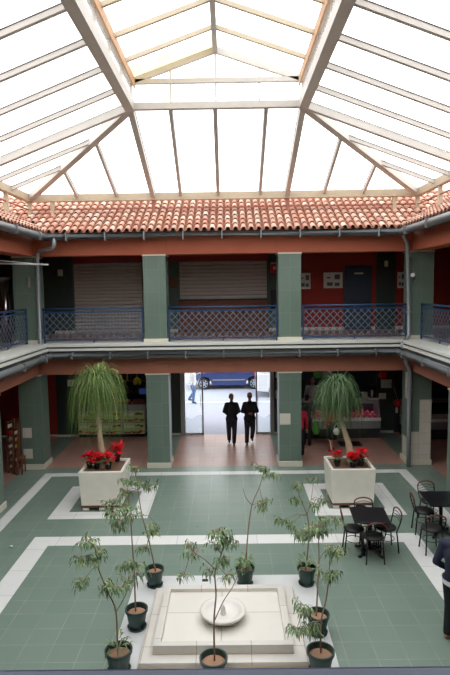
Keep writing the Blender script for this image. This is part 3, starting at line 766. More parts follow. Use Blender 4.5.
MB().lathe([(0, .0), (.035, .0), (.045, .02), (.03, .05), (.04, .08), (.028, .12), (.018, .15), (0, .16)], (bc.x, bc.y, .25), 16).build('spout', M['fount_marble'], bo, smooth=True)
MB().box(bc.x-.19, bc.y-.19, .185, bc.x+.19, bc.y+.19, .205).build('pedestal', M['fount_marble'], ft, bevel=.005)

# ------------------------------------------------------------------ planters and palms
def planter(cx, cy, label):
    t = empty('planter', (cx, cy, 0), label, 'planter'); s = .47; e = .035; zt = .92
    m = MB(); z0 = .12
    a = [(cx-s, cy-s), (cx+s, cy-s), (cx+s, cy+s), (cx-s, cy+s)]; w = .07
    b = [(cx-s-e, cy-s-e), (cx+s+e, cy-s-e), (cx+s+e, cy+s+e), (cx-s-e, cy+s+e)]
    c = [(cx-s-e+w, cy-s-e+w), (cx+s+e-w, cy-s-e+w), (cx+s+e-w, cy+s+e-w), (cx-s-e+w, cy+s+e-w)]
    vs = [(x, y, z0) for x, y in a]+[(x, y, zt) for x, y in b]+[(x, y, zt) for x, y in c]+[(x, y, zt-.05) for x, y in c]
    fs = [(3, 2, 1, 0), (12, 13, 14, 15)]
    for k in range(4):
        n = (k+1) % 4; fs += [(k, n, 4+n, 4+k), (4+k, 4+n, 8+n, 8+k), (8+k, 8+n, 12+n, 12+k)]
    m.add(vs, fs); m.build('box', M['concrete'], t, bevel=.014)
    MB().box(cx-s+.01, cy-s+.01, .07, cx+s-.01, cy+s-.01, .12).build('pallet', M['dark_wood'], t)
    for dx in (-.38, 0, .36):
        for dy in (-.38, .36): MB().box(cx+dx-.07, cy+dy-.07, .0, cx+dx+.07, cy+dy+.07, .07).build('foot', M['concrete'], t, bevel=.01)
    MB().box(cx-s, cy-s+.04, zt-.2, cx+s-.04, cy+s-.04, zt-.045).build('soil', M['soil'], t)
    return t
PL = (-2.96, 12.42); PR = (2.76, 12.4)
planter(PL[0], PL[1], 'square concrete planter with four poinsettias, near the wooden rack')
planter(PR[0], PR[1], 'square concrete planter on a pallet behind the nearer black table')
def strap_leaf(m, base, a, reach, rise, hang, w, seg=8):
    b = Vector(base); o = Vector((math.cos(a), math.sin(a), 0)); pts = []
    wob = R.uniform(-.22, .22); sw = Vector((-math.sin(a), math.cos(a), 0))
    for i in range(seg+1):
        t = i/seg
        pts.append(b+o*reach*(1-math.exp(-3.2*t))*1.04+sw*wob*t*t+Vector((0, 0, rise*math.sin(min(1, t*2.2)*PI*.62)-hang*t**1.7)))
    d = R.uniform(-.9, .9); sd = (sw*math.cos(d)+o*math.sin(d)).normalized(); vs = []
    for i, q in enumerate(pts):
        ww = w*(1-.85*(i/seg)**1.5)/2; vs += [q-sd*ww, q+sd*ww]
    m.add(vs, [(2*i, 2*i+1, 2*i+3, 2*i+2) for i in range(seg)])
def palm(base, pts, heads, label, mat, n, lmin, lmax, name='ponytail_palm'):
    t = empty(name, base, label, 'palm')
    P3 = [Vector(p) for p in pts]
    tr = MB(); rs = [.15, .105, .07, .055, .05, .045]
    rs = rs[:len(P3)]+[.045]*(len(P3)-len(rs)); tr.tube(P3, rs, 14); tr.build('trunk', M['bark'], t, smooth=True)
    m = MB()
    for hc, k, s in heads:
        hc = Vector(hc)
        for i in range(int(n*k)):
            a = R.uniform(0, 2*PI); q = R.random()
            reach = lmax*(.12+.88*math.sqrt(q))*s; hang = lmin*R.uniform(.4, 1.2)*s*(.75+.35*q)
            if R.random() < .2: hang *= R.uniform(-.1, .5); reach *= .75
            strap_leaf(m, hc+Vector((R.uniform(-.05, .05), R.uniform(-.05, .05), R.uniform(-.1, .05))), a, reach, R.uniform(.05, .42)*s, hang, .014)
    m.build('leaves', mat, t, smooth=True)
Yp = PL[1]
palm((PL[0]+.02, Yp, .8), [(aty(104, 468, Yp)), aty(103.5, 458, Yp), aty(101, 445, Yp), aty(99, 425, Yp), aty(97, 402, Yp), aty(96.5, 385, Yp)],
     [(aty(97, 379, Yp), 1, 1), (aty(91, 386, Yp), .4, .85), (aty(103, 385, Yp+.1), .4, .85)],
     'ponytail palm with a straight trunk and long drooping crown, above four poinsettias', M['palm'], 640, 1.35, .72)
Yp = PR[1]
palm((PR[0], Yp, .8), [aty(352, 466, Yp), aty(351, 454, Yp), aty(348, 442, Yp), aty(344, 430, Yp), aty(340, 416, Yp), aty(338, 398, Yp)],
     [(aty(338, 386, Yp), 1, .82), (aty(330, 394, Yp), .4, .72), (aty(345, 394, Yp+.1), .4, .72), (aty(337, 404, Yp), .3, .55)],
     'ponytail palm with a leaning trunk and rounder dark crown, by the black tables', M['palm_dark'], 600, 1.2, .68)
# poinsettias
def poinsettia(x, y, z, label, s=1.0):
    t = empty('poinsettia', (x, y, z), label, 'poinsettia', 'poinsettias in the concrete planters')
    MB().lathe([(0, 0), (.055, 0), (.075, .13), (.082, .13), (.082, .145), (.07, .145), (.066, .12), (0, .12)], (x, y, z), 16).build('pot', M['blackpot'], t, smooth=False)
    g = MB(); r = MB()
    for k in range(12):
        a = R.uniform(0, 2*PI); rr = R.uniform(0, .12)*s; hx, hy, hz = x+math.cos(a)*rr, y+math.sin(a)*rr, z+.2+R.uniform(0, .16)*s
        g.tube([(x, y, z+.12), (hx, hy, hz)], .005, 4)
        for q in range(9):
            b = 2*PI*q/9+R.uniform(-.2, .2); L = R.uniform(.07, .115)*s; up = R.uniform(-.3, .7)
            e = Vector((math.cos(b), math.sin(b), up)).normalized(); w = Vector((-math.sin(b), math.cos(b), 0))*.032
            c = Vector((hx, hy, hz)); r.add([c, c+e*L*.5+w, c+e*L+Vector((0, 0, -.012)), c+e*L*.5-w], [(0, 1, 2, 3)])
        for q in range(4):
            b = R.uniform(0, 2*PI); e = Vector((math.cos(b), math.sin(b), -.2)); w = Vector((-math.sin(b), math.cos(b), 0))*.02
            c = Vector((hx, hy, hz-.06)); g.add([c, c+e*.05+w, c+e*.1, c+e*.05-w], [(0, 1, 2, 3)])
    g.build('green_leaves', M['leaf'], t); r.build('red_bracts', M['red_leaf'], t)
zs = .876
for (px, py, s, lb) in ((87, 469, 1.15, 'red poinsettia at the outer corner of the planter beside the wooden rack side'), (97, 470, 1.15, 'red poinsettia second along the front of the four'),
                        (108.5, 470, 1.2, 'red poinsettia right before the straight palm trunk'), (118, 463, 1.4, 'tallest red poinsettia, at the entrance side of the planter')):
    p = atz(px, py, .85); poinsettia(min(max(p.x, PL[0]-.35), PL[0]+.36), min(max(p.y, PL[1]-.36), PL[1]+.3), zs+(.04 if s > 1.2 else 0), lb, s)
for (px, py, s, lb) in ((337, 467, 1.0, 'red poinsettia in the planter by the tables, on the entrance side of the trunk'), (352.5, 468, .9, 'red poinsettia touching the leaning palm trunk'), (361, 467, 1.15, 'red poinsettia at the outer end of the planter by the tables')):
    p = atz(px, py, .85); poinsettia(min(max(p.x, PR[0]-.36), PR[0]+.36), min(max(p.y, PR[1]-.3), PR[1]+.3), zs, lb, s)

# ------------------------------------------------------------------ potted trees around the fountain
def pot_tree(rim, ztop_dia, stems, clusters, label, base_z=.052, low=0):
    rp = atz(rim[0], rim[1], base_z+.30); x, y = rp.x, rp.y
    if 8.3 < y < 8.72: rp = aty(rim[0], rim[1], 8.72); x, y = rp.x, 8.72
    t = empty('potted_tree', (x, y, base_z), label, 'potted tree', 'young potted trees around the fountain')
    r = ztop_dia/2
    MB().lathe([(0, .012), (r*.66, .012), (r*.92, .255), (r, .255), (r*1.01, .30), (r*.9, .30), (r*.86, .255), (r*.84, .24)], (x, y, base_z), 28).build('pot', M['pot'], t, smooth=False)
    MB().lathe([(0, 0), (r*.78, 0), (r*.86, .035), (r*.82, .035), (r*.74, .012), (0, .012)], (x, y, base_z), 28).build('saucer', M['pot'], t)
    MB().lathe([(r*.85, .225), (r*.6, .245), (.02, .255), (0, .255)], (x, y, base_z), 20).build('bark_mulch', M['chips'], t)
    st = MB(); nodes = []
    for s in stems:
        pts = []; dy0 = R.uniform(-.06, .06)
        for i, (px, py) in enumerate(s[0]):
            Y = y+dy0*i+(s[2] if len(s) > 2 else 0)*i; p = aty(px, py, Y); pts.append(p); nodes.append(p)
        if s[1]: pts[0] = Vector((x+R.uniform(-.03, .03), y+R.uniform(-.03, .03), base_z+.22))
        n = len(pts); r0 = .013 if s[1] else .007
        # smooth the polyline a little
        q = [pts[0]]
        for i in range(n-1):
            for f in (.25, .5, .75, 1): 
                p0, p1, p2, p3 = pts[max(i-1, 0)], pts[i], pts[i+1], pts[min(i+2, n-1)]
                q.append(.5*((2*p1)+(-p0+p2)*f+(2*p0-5*p1+4*p2-p3)*f*f+(-p0+3*p1-3*p2+p3)*f**3))
        st.tube(q, [r0*(1-.65*i/len(q)) for i in range(len(q))], 7)
    fo = MB()
    for c in clusters:
        px, py = c[0], c[1]; k = c[2] if len(c) > 2 else 1
        nr = min(nodes, key=lambda w: (Vector((w.x, 0, w.z))-Vector((aty(px, py, y).x, 0, aty(px, py, y).z))).length)
        c0 = aty(px, py, nr.y+R.uniform(-.1, .1))
        md = nr*.3+c0*.7+Vector((0, 0, .05))
        st.tube([nr, nr*.6+c0*.4+Vector((0, 0, .05)), c0], [.005, .004, .003], 5)
        for q in range(5):
            a = R.uniform(0, 2*PI); d = Vector((math.cos(a), math.sin(a), R.uniform(-.1, .6))); L = R.uniform(.08, .17)
            e = c0+d*L; st.tube([c0, c0+d*L*.6+Vector((0, 0, .01)), e+Vector((0, 0, -.02))], .0025, 4, False)
            for j in range(int(11*k)):
                f = R.uniform(.15, 1); b = c0+d*L*f; a2 = R.uniform(0, 2*PI); ll = R.uniform(.09, .17)
                dd = (Vector((math.cos(a2)*.8, math.sin(a2)*.8, R.uniform(-1.1, .0)))).normalized()
                w = Vector((-math.sin(a2), math.cos(a2), 0))*R.uniform(.009, .014)
                m1 = b+dd*ll*.45; m2 = m1+(dd+Vector((0, 0, -1.6))).normalized()*ll*.55
                fo.add([b, m1-w, m1+w, m2], [(0, 1, 2), (1, 3, 2)])
    if low:
        for j in range(low):
            a2 = R.uniform(0, 2*PI); rr = R.uniform(0, r*.5); b = Vector((x+math.cos(a2)*rr, y+math.sin(a2)*rr, base_z+.27+R.uniform(0, .18))); ll = R.uniform(.12, .22)
            dd = Vector((math.cos(a2), math.sin(a2), R.uniform(.2, .9))).normalized(); w = Vector((-math.sin(a2), math.cos(a2), 0))*.012
            m1 = b+dd*ll*.55; m2 = m1+(dd+Vector((0, 0, -1.3))).normalized()*ll*.5; fo.add([b, m1-w, m1+w, m2], [(0, 1, 2), (1, 3, 2)])
    st.build('stem', M['twig'], t, smooth=True); fo.build('foliage', M['leaf'], t)
pot_tree((118.5, 649), .36, [([(117, 650), (116, 612), (107, 590), (98, 567), (95, 548), (91, 539)], 1), ([(116, 612), (124, 598), (129, 585), (131, 572)], 0)],
         [(90, 540), (100, 553), (84, 556), (83, 582, 1.3), (95, 558), (110, 586, 1.3), (121, 588), (104, 590, .6), (128, 580, .6)], 'potted young tree at the fountain corner nearest the camera and planter side, forked stem', low=30)
pot_tree((136.5, 608), .33, [([(136, 608), (134, 570), (132, 540), (130, 510), (127, 488)], 1)],
         [(126, 505, 1.2), (110, 514), (132, 515), (122, 524), (136, 562, 1.4), (126, 566), (119, 520, .7), (138, 575, .6)], 'potted young tree second from the camera on the planter side of the fountain')
pot_tree((154.5, 569.5), .32, [([(154, 568), (149, 541), (142, 515), (138, 490), (135, 470)], 1), ([(148, 540), (146, 552)], 0)],
         [(134, 468), (143, 482, 1.3), (151, 486), (129, 481), (125, 493), (157, 524, 1.1), (150, 531), (142, 547, .8), (108, 503, .6), (117, 500, .8)], 'potted young tree at the far fountain corner on the side of the four poinsettias')
pot_tree((245, 569.5), .32, [([(247, 568), (248, 532), (252, 505), (259, 488), (264, 472)], 1), ([(252, 505), (246, 498), (243, 488)], 0)],
         [(265, 467, 1.3), (271, 474), (262, 501, 1.2), (264, 508, .8), (258, 466, .6)], 'potted young tree behind the bowl with a leafy clump in its pot', low=110)
pot_tree((306.5, 569.5), .32, [([(308, 567), (309, 535), (307, 515), (300, 498), (296, 482)], 1), ([(307, 515), (311, 500), (313, 485)], 0)],
         [(298, 485), (312, 478, .7), (296, 500), (283, 520, 1.2), (291, 524), (303, 534, 1.2), (316, 505), (322, 500, .8)], 'potted young tree at the far fountain corner on the cafe side', low=45)
pot_tree((318, 613), .33, [([(317, 612), (318, 580), (319, 555), (318, 530)], 1), ([(319, 560), (324, 552), (330, 546)], 0)],
         [(306, 534, 1.2), (319, 532, 1.2), (328, 519), (337, 521, .8), (298, 536), (314, 528), (322, 524, .7), (340, 552, .5)], 'potted young tree second from the camera on the cafe side of the fountain')
pot_tree((320.5, 650), .36, [([(320, 650), (321, 622), (326, 600), (329, 575), (330, 552)], 1), ([(321, 622), (312, 617), (304, 613)], 0)],
         [(300, 612), (297, 628, 1.2), (308, 625, 1.3), (316, 628), (304, 605, .6), (331, 549, .9), (334, 571), (325, 574), (337, 556, .5)], 'potted young tree at the near fountain corner on the cafe side, drooping leaves')
pot_tree((213.5, 657), .36, [([(213, 657), (214, 620), (216, 595), (215, 572), (221, 555), (225, 538)], 1), ([(214, 622), (223, 602), (232, 588), (238, 575), (242, 565)], 0), ([(216, 570), (205, 560), (193, 552)], 0)],
         [(215, 530), (224, 537, 1.1), (233, 540, .8), (217, 545, .6), (221, 560, .8), (189, 547, .7), (184, 575, .5), (226, 575, .7), (212, 573, .5), (196, 556, .5)], 'potted young tree in the middle of the near fountain edge, thin bare stem')

# ------------------------------------------------------------------ cafe tables and chairs
def table(c, sx, sy, rz, label):
    t = empty('cafe_table', (c[0], c[1], 0), label, 'table', 'black cafe tables', rz)
    MB().box(-sx/2, -sy/2, .725, sx/2, sy/2, .75).build('tabletop', M['black_top'], t, bevel=.006, local=True)
    MB().tube([(0, 0, .06), (0, 0, .72)], .035, 14).build('column', M['black'], t, smooth=True, local=True)
    m = MB()
    for k in range(4):
        a = PI/4+k*PI/2; ca, sa = math.cos(a), math.sin(a)
        m.tube([(0, 0, .13), (ca*.13, sa*.13, .10), (ca*.25, sa*.25, .035), (ca*.31, sa*.31, .025)], [.035, .03, .024, .03], 8)
    m.build('base_feet', M['black'], t, smooth=True, local=True)
    return t
def corner(px, py): return atz(px, py, .75)
c4 = [corner(349.8, 507.6), corner(383, 506), corner(396.8, 521), corner(363.7, 524)]
c1 = sum(c4, Vector())/4+Vector((-.07, 0, 0)); rz1 = math.atan2(c4[1].y-c4[0].y, c4[1].x-c4[0].x)
table(c1, .66, .70, -.08, 'square black cafe table in front of the concrete planter')
c2 = Vector((4.22, 10.6, 0)); table(c2, .68, .78, -.04, 'square black cafe table near the patched pillar, cut by the picture edge')
def make_chair(label):
    t = empty('cafe_chair', (0, 0, 0), label, 'chair', 'black metal cafe chairs')
    MB().lathe([(0, .425), (.17, .425), (.19, .435), (.195, .455), (.18, .475), (.1, .485), (0, .487)], (0, 0, 0), 24).build('seat', M['seat'], t, smooth=True, local=True)
    for sx in (-1, 1): MB().tube([(sx*.13, -.14, .43), (sx*.165, -.175, 0)], .014, 8).build('leg', M['black'], t, smooth=True, local=True)
    for sx in (-1, 1): MB().tube([(sx*.14, .15, .43), (sx*.165, .19, 0)], .014, 8).build('leg', M['black'], t, smooth=True, local=True)
    MB().tube([(.155*math.cos(a), .155*math.sin(a), .24) for a in [2*PI*k/20 for k in range(21)]], .007, 6, False).build('stretcher_ring', M['black'], t, smooth=True, local=True)
    # back hoop
    hoop = [(-.15, .155, .43), (-.175, .20, .58), (-.18, .225, .69)]
    arc = [(-.18, .225, .69)]+[(.18*-math.cos(a), .225+.02*math.sin(a), .71+.09*math.sin(a)) for a in [PI*k/12 for k in range(0, 13)]]+[(.18, .225, .69)]
    MB().tube(hoop, .011, 8).build('back_post', M['black'], t, smooth=True, local=True)
    MB().tube([(-x, y, z) for x, y, z in hoop], .014, 8).build('back_post', M['black'], t, smooth=True, local=True)
    MB().tube(arc, .014, 8).build('top_rail', M['cherry'], t, smooth=True, local=True)
    for z in (.60, .66, .72):
        b = MB(); b.tube([(-.175, .215, z)]+[(x, .222, z+.02*math.cos(x*16)) for x in [-.14+.035*i for i in range(9)]]+[(.175, .215, z)], .006, 6); b.build('back_bar', M['black'], t, smooth=True, local=True)
    return t
def cpos(px, py): return atz(px, py, .47)
ch = make_chair('black chair at the table before the planter, on the fountain side')
p = cpos(354, 527.5); ch.location = (p.x, p.y, 0); ch.rotation_euler = (0, 0, PI/2-.1)     # back to -x
for (px, py, rz, lb) in ((386, 526, -PI/2+.12, 'black chair at the table before the planter, on the side of the other table'),
                         (373, 535, PI, 'black chair nearest the camera at the table before the planter'),
                         (366, 518.5, 0.0, 'black chair between the table and the concrete planter'),
                         (423.5, 509.5, PI/2-.1, 'black chair at the picture-edge table on the side of the planter'),
                         (431.5, 527, PI, 'black chair nearest the camera at the picture-edge table'),
                         (430, 500, 0.05, 'black chair on the pillar side of the picture-edge table')):
    p = cpos(px, py); dup(ch, (p.x, p.y, 0), rz, lb)
p = atz(11.3, 547.2, 0); tag(MB().ball((p.x, p.y, .018), (.035, .03, .018), 8, 6).build('paper_scrap', M['paper']), 'small white scrap of paper on the green floor', 'litter')
p = atz(325, 658-28, 0.05)

# ------------------------------------------------------------------ wooden rack
t = empty('display_rack', (-6.1, 14.6, 0), 'tall brown wooden rack of pale cards beside the corner pillar', 'rack')
rx = [aty(x, 440, 14.6).x for x in (7, 13.2, 18.5)]
for i, x in enumerate(rx): MB().beam((x, 14.6-.1*i, 0), (x-.02, 14.75, 1.42+.08*(i > 0)), .055, .05, up=(1, 0, 0)).build('post', M['dark_wood'], t)
for i in (0, 1):
    for k in range(7):
        z = .12+k*.19
        MB().box(rx[i]+.03, 14.58, z, rx[i+1]-.03, 14.78, z+.02).build('shelf', M['dark_wood'], t)
MB().box(rx[0]+.02, 14.8, .1, rx[2], 14.82, 1.45).build('back_board', M['dark_wood'], t)
k = 0
for i in (0, 1):
    for j in range(7):
        z = .14+j*.19; x0 = rx[i]+.045; w = .09 if i == 0 else .07
        col = ['paper', 'pale_wood', 'paper', 'paper', 'pale_wood', 'red', 'paper'][j] if i == 0 else ['pale_wood', 'paper', 'dark_wood', 'yellow', 'pale_wood', 'paper', 'dark_wood'][j]
        o = MB().prism([(x0, z), (x0+w, z+.03), (x0+w, z+.11), (x0, z+.08)], 14.6, 14.66).build('card', M[col])
        tag(o, 'small card standing in the brown wooden rack', 'card', 'cards in the wooden rack')
t = empty('wooden_stool', (-5.72, 14.62, 0), 'low brown wooden stool squeezed between the rack and the pillar', 'stool')
x0, x1 = aty(17.6, 460, 14.5).x, aty(22.5, 460, 14.5).x
MB().box(x0, 14.45, .42, x1, 14.75, .45).build('seat', M['wood'], t)
for x in (x0+.02, x1-.02):
    for y in (14.47, 14.73): MB().box(x-.015, y-.015, 0, x+.015, y+.015, .42).build('leg', M['wood'], t)

# ------------------------------------------------------------------ vegetable shop
t = empty('shop_counter', (-4.05, 18.15, 0), 'vegetable shop counter with pale green fruit-printed front panels', 'counter')
cx0, cx1 = -5.2, -2.9
MB().box(cx0, 18.12, .1, cx1, 18.6, .95).build('body', M['grey'], t)
MB().box(cx0-.03, 18.08, .95, cx1+.03, 18.65, 1.12).build('counter_top', M['grey'], t, bevel=.01)
MB().box(cx0+.05, 18.16, 0, cx1-.05, 18.55, .1).build('plinth', M['black'], t)
w = (cx1-cx0-.12)/3
for i in range(3):
    for j in range(2):
        x0 = cx0+.02+i*(w+.04); z0 = .12+j*.42
        pn = MB().box(x0, 18.09, z0, x0+w, 18.12, z0+.38).build('printed_panel', M['panel_green'], t, bevel=.006)
        a = MB()
        for k in range(9):
            px_ = x0+.07+k*(w-.14)/8; rr = R.uniform(.05, .075)
            a.mi = k % 2; a.tube([(px_, 18.09, z0+.075+R.uniform(-.02, .02)), (px_, 18.086, z0+.075)], rr, 12)
        a.mi = 0
        for k in range(4):
            a.tube([(x0+w*.62+.06*k, 18.09, z0+.28+R.uniform(-.02, .02)), (x0+w*.62+.06*k, 18.086, z0+.28)], .055, 12)
        a.mi = 2
        a.box(x0+.05, 18.087, z0+.2, x0+w*.5, 18.09, z0+.3)
        a.build('fruit_print', [M['print_red'], M['print_orange'], M['print_white']], pn)
# things on the counter and in the shop
def crate(px, py, Y, label, mat):
    p = aty(px, py, Y); t = empty('fruit_tray', (p.x, Y, 1.12), label, 'fruit tray')
    MB().box(p.x-.22, Y-.13, 1.12, p.x+.22, Y+.13, 1.2).build('tray', M['dark_wood'], t)
    m = MB()
    for a in range(6):
        for b in range(3): m.ball((p.x-.18+a*.072, Y-.08+b*.08, 1.22), .04, 8, 6)
    tag(m.build('fruit', mat, t, smooth=True), kind='stuff')
crate(139, 402, 18.3, 'tray of red fruit on the shop counter by the pillar', M['print_red'])
crate(124, 403, 18.3, 'tray of orange fruit on the shop counter under the palm leaves', M['print_orange'])
t = empty('monitor', aty(143, 399, 18.6), 'small monitor with a blue screen on the shop counter', 'monitor')
p = aty(143.5, 391, 18.55)
MB().box(p.x-.16, 18.5, p.z-.12, p.x+.16, 18.54, p.z+.12).build('casing', M['black'], t); MB().box(p.x-.14, 18.495, p.z-.1, p.x+.14, 18.5, p.z+.1).build('screen', M['screen_blue'], t)
MB().box(p.x-.03, 18.5, 1.12, p.x+.03, 18.54, p.z-.12).build('stand', M['black'], t)
p = aty(137, 377, 18.7)
t = empty('banana_bunch', p, 'yellow-green bunch of bananas hanging in the vegetable shop', 'bananas')
for k in range(7):
    a = k*.9; MB().tube([p, p+Vector((math.cos(a)*.1, math.sin(a)*.1, -.08)), p+Vector((math.cos(a)*.13, math.sin(a)*.13, -.2)), p+Vector((math.cos(a)*.09, math.sin(a)*.09, -.28))], [.012, .024, .024, .01], 7).build('banana', M['yellow'], t, smooth=True)
MB().tube([p, (p.x, p.y, 2.9)], .008, 5).build('string', M['pale_wood'], t)
for k, x in enumerate((-4.6, -3.5)):  # tube lamps added to brighten the counter front
    t = empty('ceiling_lamp', (x, 17.6, 2.9), ('added tube lamp brightening the vegetable counter on the palm side', 'added tube lamp brightening the vegetable counter by the tiled pillar')[k], 'lamp')
    MB().box(x-.35, 17.55, 2.97, x+.35, 17.65, 3.04).build('housing', M['white'], t); MB().tube([(x-.33, 17.6, 2.94), (x+.33, 17.6, 2.94)], .02, 8).build('tube', M['lamp'], t)
t = empty('wall_shelf', (-4.05, 19.9, .9), 'dark shelving along the back of the vegetable shop', 'shelf')
for z in (1.2, 1.6, 2.0, 2.4): MB().box(-5.2, 19.8, z, -2.9, 20.18, z+.03).build('board', M['dark_wood'], t)
for x in (-5.18, -4.05, -2.92): MB().box(x-.02, 19.8, 0, x+.02, 20.18, 2.6).build('upright', M['dark_wood'], t)
b0 = None
for j, z in enumerate((1.23, 1.63, 2.03, 2.43)):
    for k in range(9):
        x = -5.0+k*.235
        if abs(x+4.05) < .06: continue
        if b0 is None:
            b0 = tag(MB().lathe([(0, 0), (.04, 0), (.04, .17), (.014, .22), (.014, .27), (0, .27)], (0, 0, 0), 12).build('bottle', M['bottle'], local=True, smooth=True), 'bottle standing on the dark shelving of the vegetable shop', 'bottle', 'bottles in the vegetable shop')
            b0.location = (x, 19.95, z)
        else:
            c = b0.copy(); COL.objects.link(c); c.location = (x, 19.95, z)
            if (j*3+k) % 4 == 0:
                c.data = c.data.copy(); c.data.materials[0] = M['yellow' if k % 2 else 'red']; c['label'] = 'bright %s bottle on the dark shelving of the vegetable shop' % ('yellow' if k % 2 else 'red'); c['group'] = 'bright bottles in the vegetable shop'

# ------------------------------------------------------------------ butcher counter
def case(x0, x1, y0, label, lamp=True):
    t = empty('display_case', ((x0+x1)/2, y0+.4, 0), label, 'display case')
    MB().box(x0, y0+.1, 0, x1, y0+.8, .16).build('plinth', M['shop_dark'], t)
    MB().box(x0, y0+.06, .16, x1, y0+.85, .34).build('lower_panel', M['shop_dark'], t)
    MB().box(x0, y0, .34, x1, y0+.85, .6).build('body', M['grey'], t, bevel=.02)
    MB().box(x0, y0-.02, .6, x1, y0+.03, .7).build('bumper', M['white'], t, bevel=.01)
    MB().box(x0, y0+.03, .62, x1, y0+.85, .66).build('deck', M['white'], t)
    MB().poly([(x0, y0+.02, .7), (x1, y0+.02, .7), (x1, y0+.28, 1.18), (x0, y0+.28, 1.18)]).build('front_glass', M['glass'], t)
    for x in (x0, x1-.03): MB().prism([(0, 0), (1, 0)], 0, 1) if False else MB().add([(x, y0+.02, .66), (x, y0+.85, .66), (x, y0+.85, 1.2), (x, y0+.28, 1.2), (x+.03, y0+.02, .66), (x+.03, y0+.85, .66), (x+.03, y0+.85, 1.2), (x+.03, y0+.28, 1.2)], [(0, 1, 2, 3), (7, 6, 5, 4), (0, 3, 7, 4), (3, 2, 6, 7), (1, 5, 6, 2), (0, 4, 5, 1)]).build('end_panel', M['grey'], t)
    MB().box(x0, y0+.26, 1.18, x1, y0+.85, 1.22).build('top_shelf', M['grey'], t, bevel=.008)
    if lamp: MB().box(x0, y0+.235, 1.13, x1, y0+.26, 1.22).build('front_lip', M['grey'], t)
    if lamp: MB().box(x0+.05, y0+.27, 1.165, x1-.05, y0+.32, 1.18).build('lamp_strip', M['pinklamp'], t)
    return t
case(2.12, 4.95, 17.55, 'glass meat display case glowing pink under the butcher lamps')
m0 = None
for j in range(2):
    for k in range(15):
        x = 2.24+k*.183+.02*j; y = 17.76+j*.3
        if m0 is None:
            m0 = empty('meat_cut', (x, y, .66), 'piece of red meat lying in the lit display case', 'meat', 'meat pieces in the display case')
            MB().ball((0, 0, .07), (.085, .11, .065), 10, 8).build('flesh', M['meat'], m0, smooth=True, local=True)
            MB().ball((.02, .04, .1), (.05, .05, .045), 8, 6).build('fat', M['fat'], m0, smooth=True, local=True)
        else: dup(m0, (x, y, .66), R.uniform(0, 3), scale=(R.uniform(.8, 1.1), R.uniform(.8, 1.1), R.uniform(.7, 1.5)))
case(5.75, 7.9, 17.3, 'plain display case in the corridor beyond the patched pillar', False)
p = aty(364.5, 399, 17.95)
t = empty('paper_roll', (p.x, 17.95, 1.22), 'upright white paper roll on top of the meat display case', 'paper roll')
MB().tube([(p.x, 17.95, 1.22), (p.x, 17.95, 1.48)], .1, 18).build('roll', M['paper'], t, smooth=True); MB().tube([(p.x, 17.95, 1.48), (p.x, 17.95, 1.485)], .03, 10).build('core', M['pale_wood'], t)
p = aty(373, 391, 18.0)
t = empty('weighing_scale', (p.x, 18.0, 1.22), 'pale shop scale with a small display on the meat case', 'scale')
MB().box(p.x-.17, 17.87, 1.22, p.x+.17, 18.15, 1.3).build('body', M['paper'], t, bevel=.01); MB().box(p.x-.14, 17.87, 1.3, p.x+.14, 18.1, 1.33).build('pan', M['chrome'], t)
MB().box(p.x-.03, 18.1, 1.3, p.x+.03, 18.14, 1.55).build('mast', M['paper'], t); MB().box(p.x-.14, 18.08, 1.53, p.x+.14, 18.13, 1.68).build('display', M['shop_dark'], t)
# signs and lamps in the butcher shop
for k, (px, py, w, h, mat, lb) in enumerate(((317.5, 374, .3, .28, 'bag_green', 'green hanging sign over the butcher counter'), (326.5, 374, .3, .22, 'grey', 'grey hanging sign over the butcher counter'))):
    p = aty(px, py, 18.2); tag(MB().box(p.x-w/2, 18.19, p.z-h/2, p.x+w/2, 18.21, p.z+h/2).box(p.x-.005, 18.195, p.z+h/2, p.x+.005, 18.205, 2.75).build('hanging_sign', M[mat]), lb, 'sign')
for k, x in enumerate((2.75, 3.6)):
    t = empty('ceiling_lamp', (x, 18.9, 2.8), ('tube lamp over the butcher nearest the pillar', 'tube lamp over the butcher above the palm')[k], 'lamp')
    MB().box(x-.3, 18.85, 2.86, x+.3, 18.95, 2.9).build('housing', M['white'], t); MB().tube([(x-.28, 18.9, 2.84), (x+.28, 18.9, 2.84)], .02, 8).build('tube', M['lamp'], t)
# red things by the dark wall
p = aty(383, 375, 18.15); tag(MB().ball((p.x, 18.15, p.z), (.16, .1, .15), 12, 8).tube([(p.x, 18.15, p.z+.1), (p.x, 18.15, 2.74)], .01, 6).build('red_lantern', M['red'], smooth=True), 'round dark red ornament hanging beside the pinned papers', 'ornament')
t = empty('red_bag', aty(397, 405, 17.9), 'red shopping bag with white tag on a hook by the dark wall', 'bag')
p = aty(397.5, 403, 17.9)
MB().lathe([(0, -.12), (.08, -.12), (.13, -.03), (.12, .05), (.05, .12), (0, .12)], (p.x, 17.9, p.z), 14).build('sack', M['red'], t, smooth=True)
MB().tube([(p.x, 17.9, p.z+.1), (p.x-.1, 17.95, p.z+.5), (p.x-.16, 18.28, p.z+.62)], .012, 6).build('strap', M['grey'], t)
MB().box(p.x-.12, 17.72, p.z-.3, p.x-.04, 17.73, p.z-.1).build('tag', M['paper'], t)
t = empty('red_jar', (6.05, 17.6, 1.22), 'tall red bucket on the case beyond the patched pillar', 'bucket')
MB().lathe([(0, 0), (.14, 0), (.17, .32), (.16, .32), (.13, .05), (0, .05)], (6.05, 17.6, 1.22), 18).build('bucket', M['red'], t, smooth=True)
MB().tube([(5.9, 17.6, 1.52), (6.05, 17.6, 1.66), (6.2, 17.6, 1.52)], .008, 6).build('handle', M['grey'], t)
# dark mat before the counter
p = atz(350, 444, 0); tag(MB().box(p.x-.35, p.y-.25, 0, p.x+.35, p.y+.25, .012).build('floor_mat', M['black']), 'dark rubber mat on the pink floor before the butcher counter', 'mat')

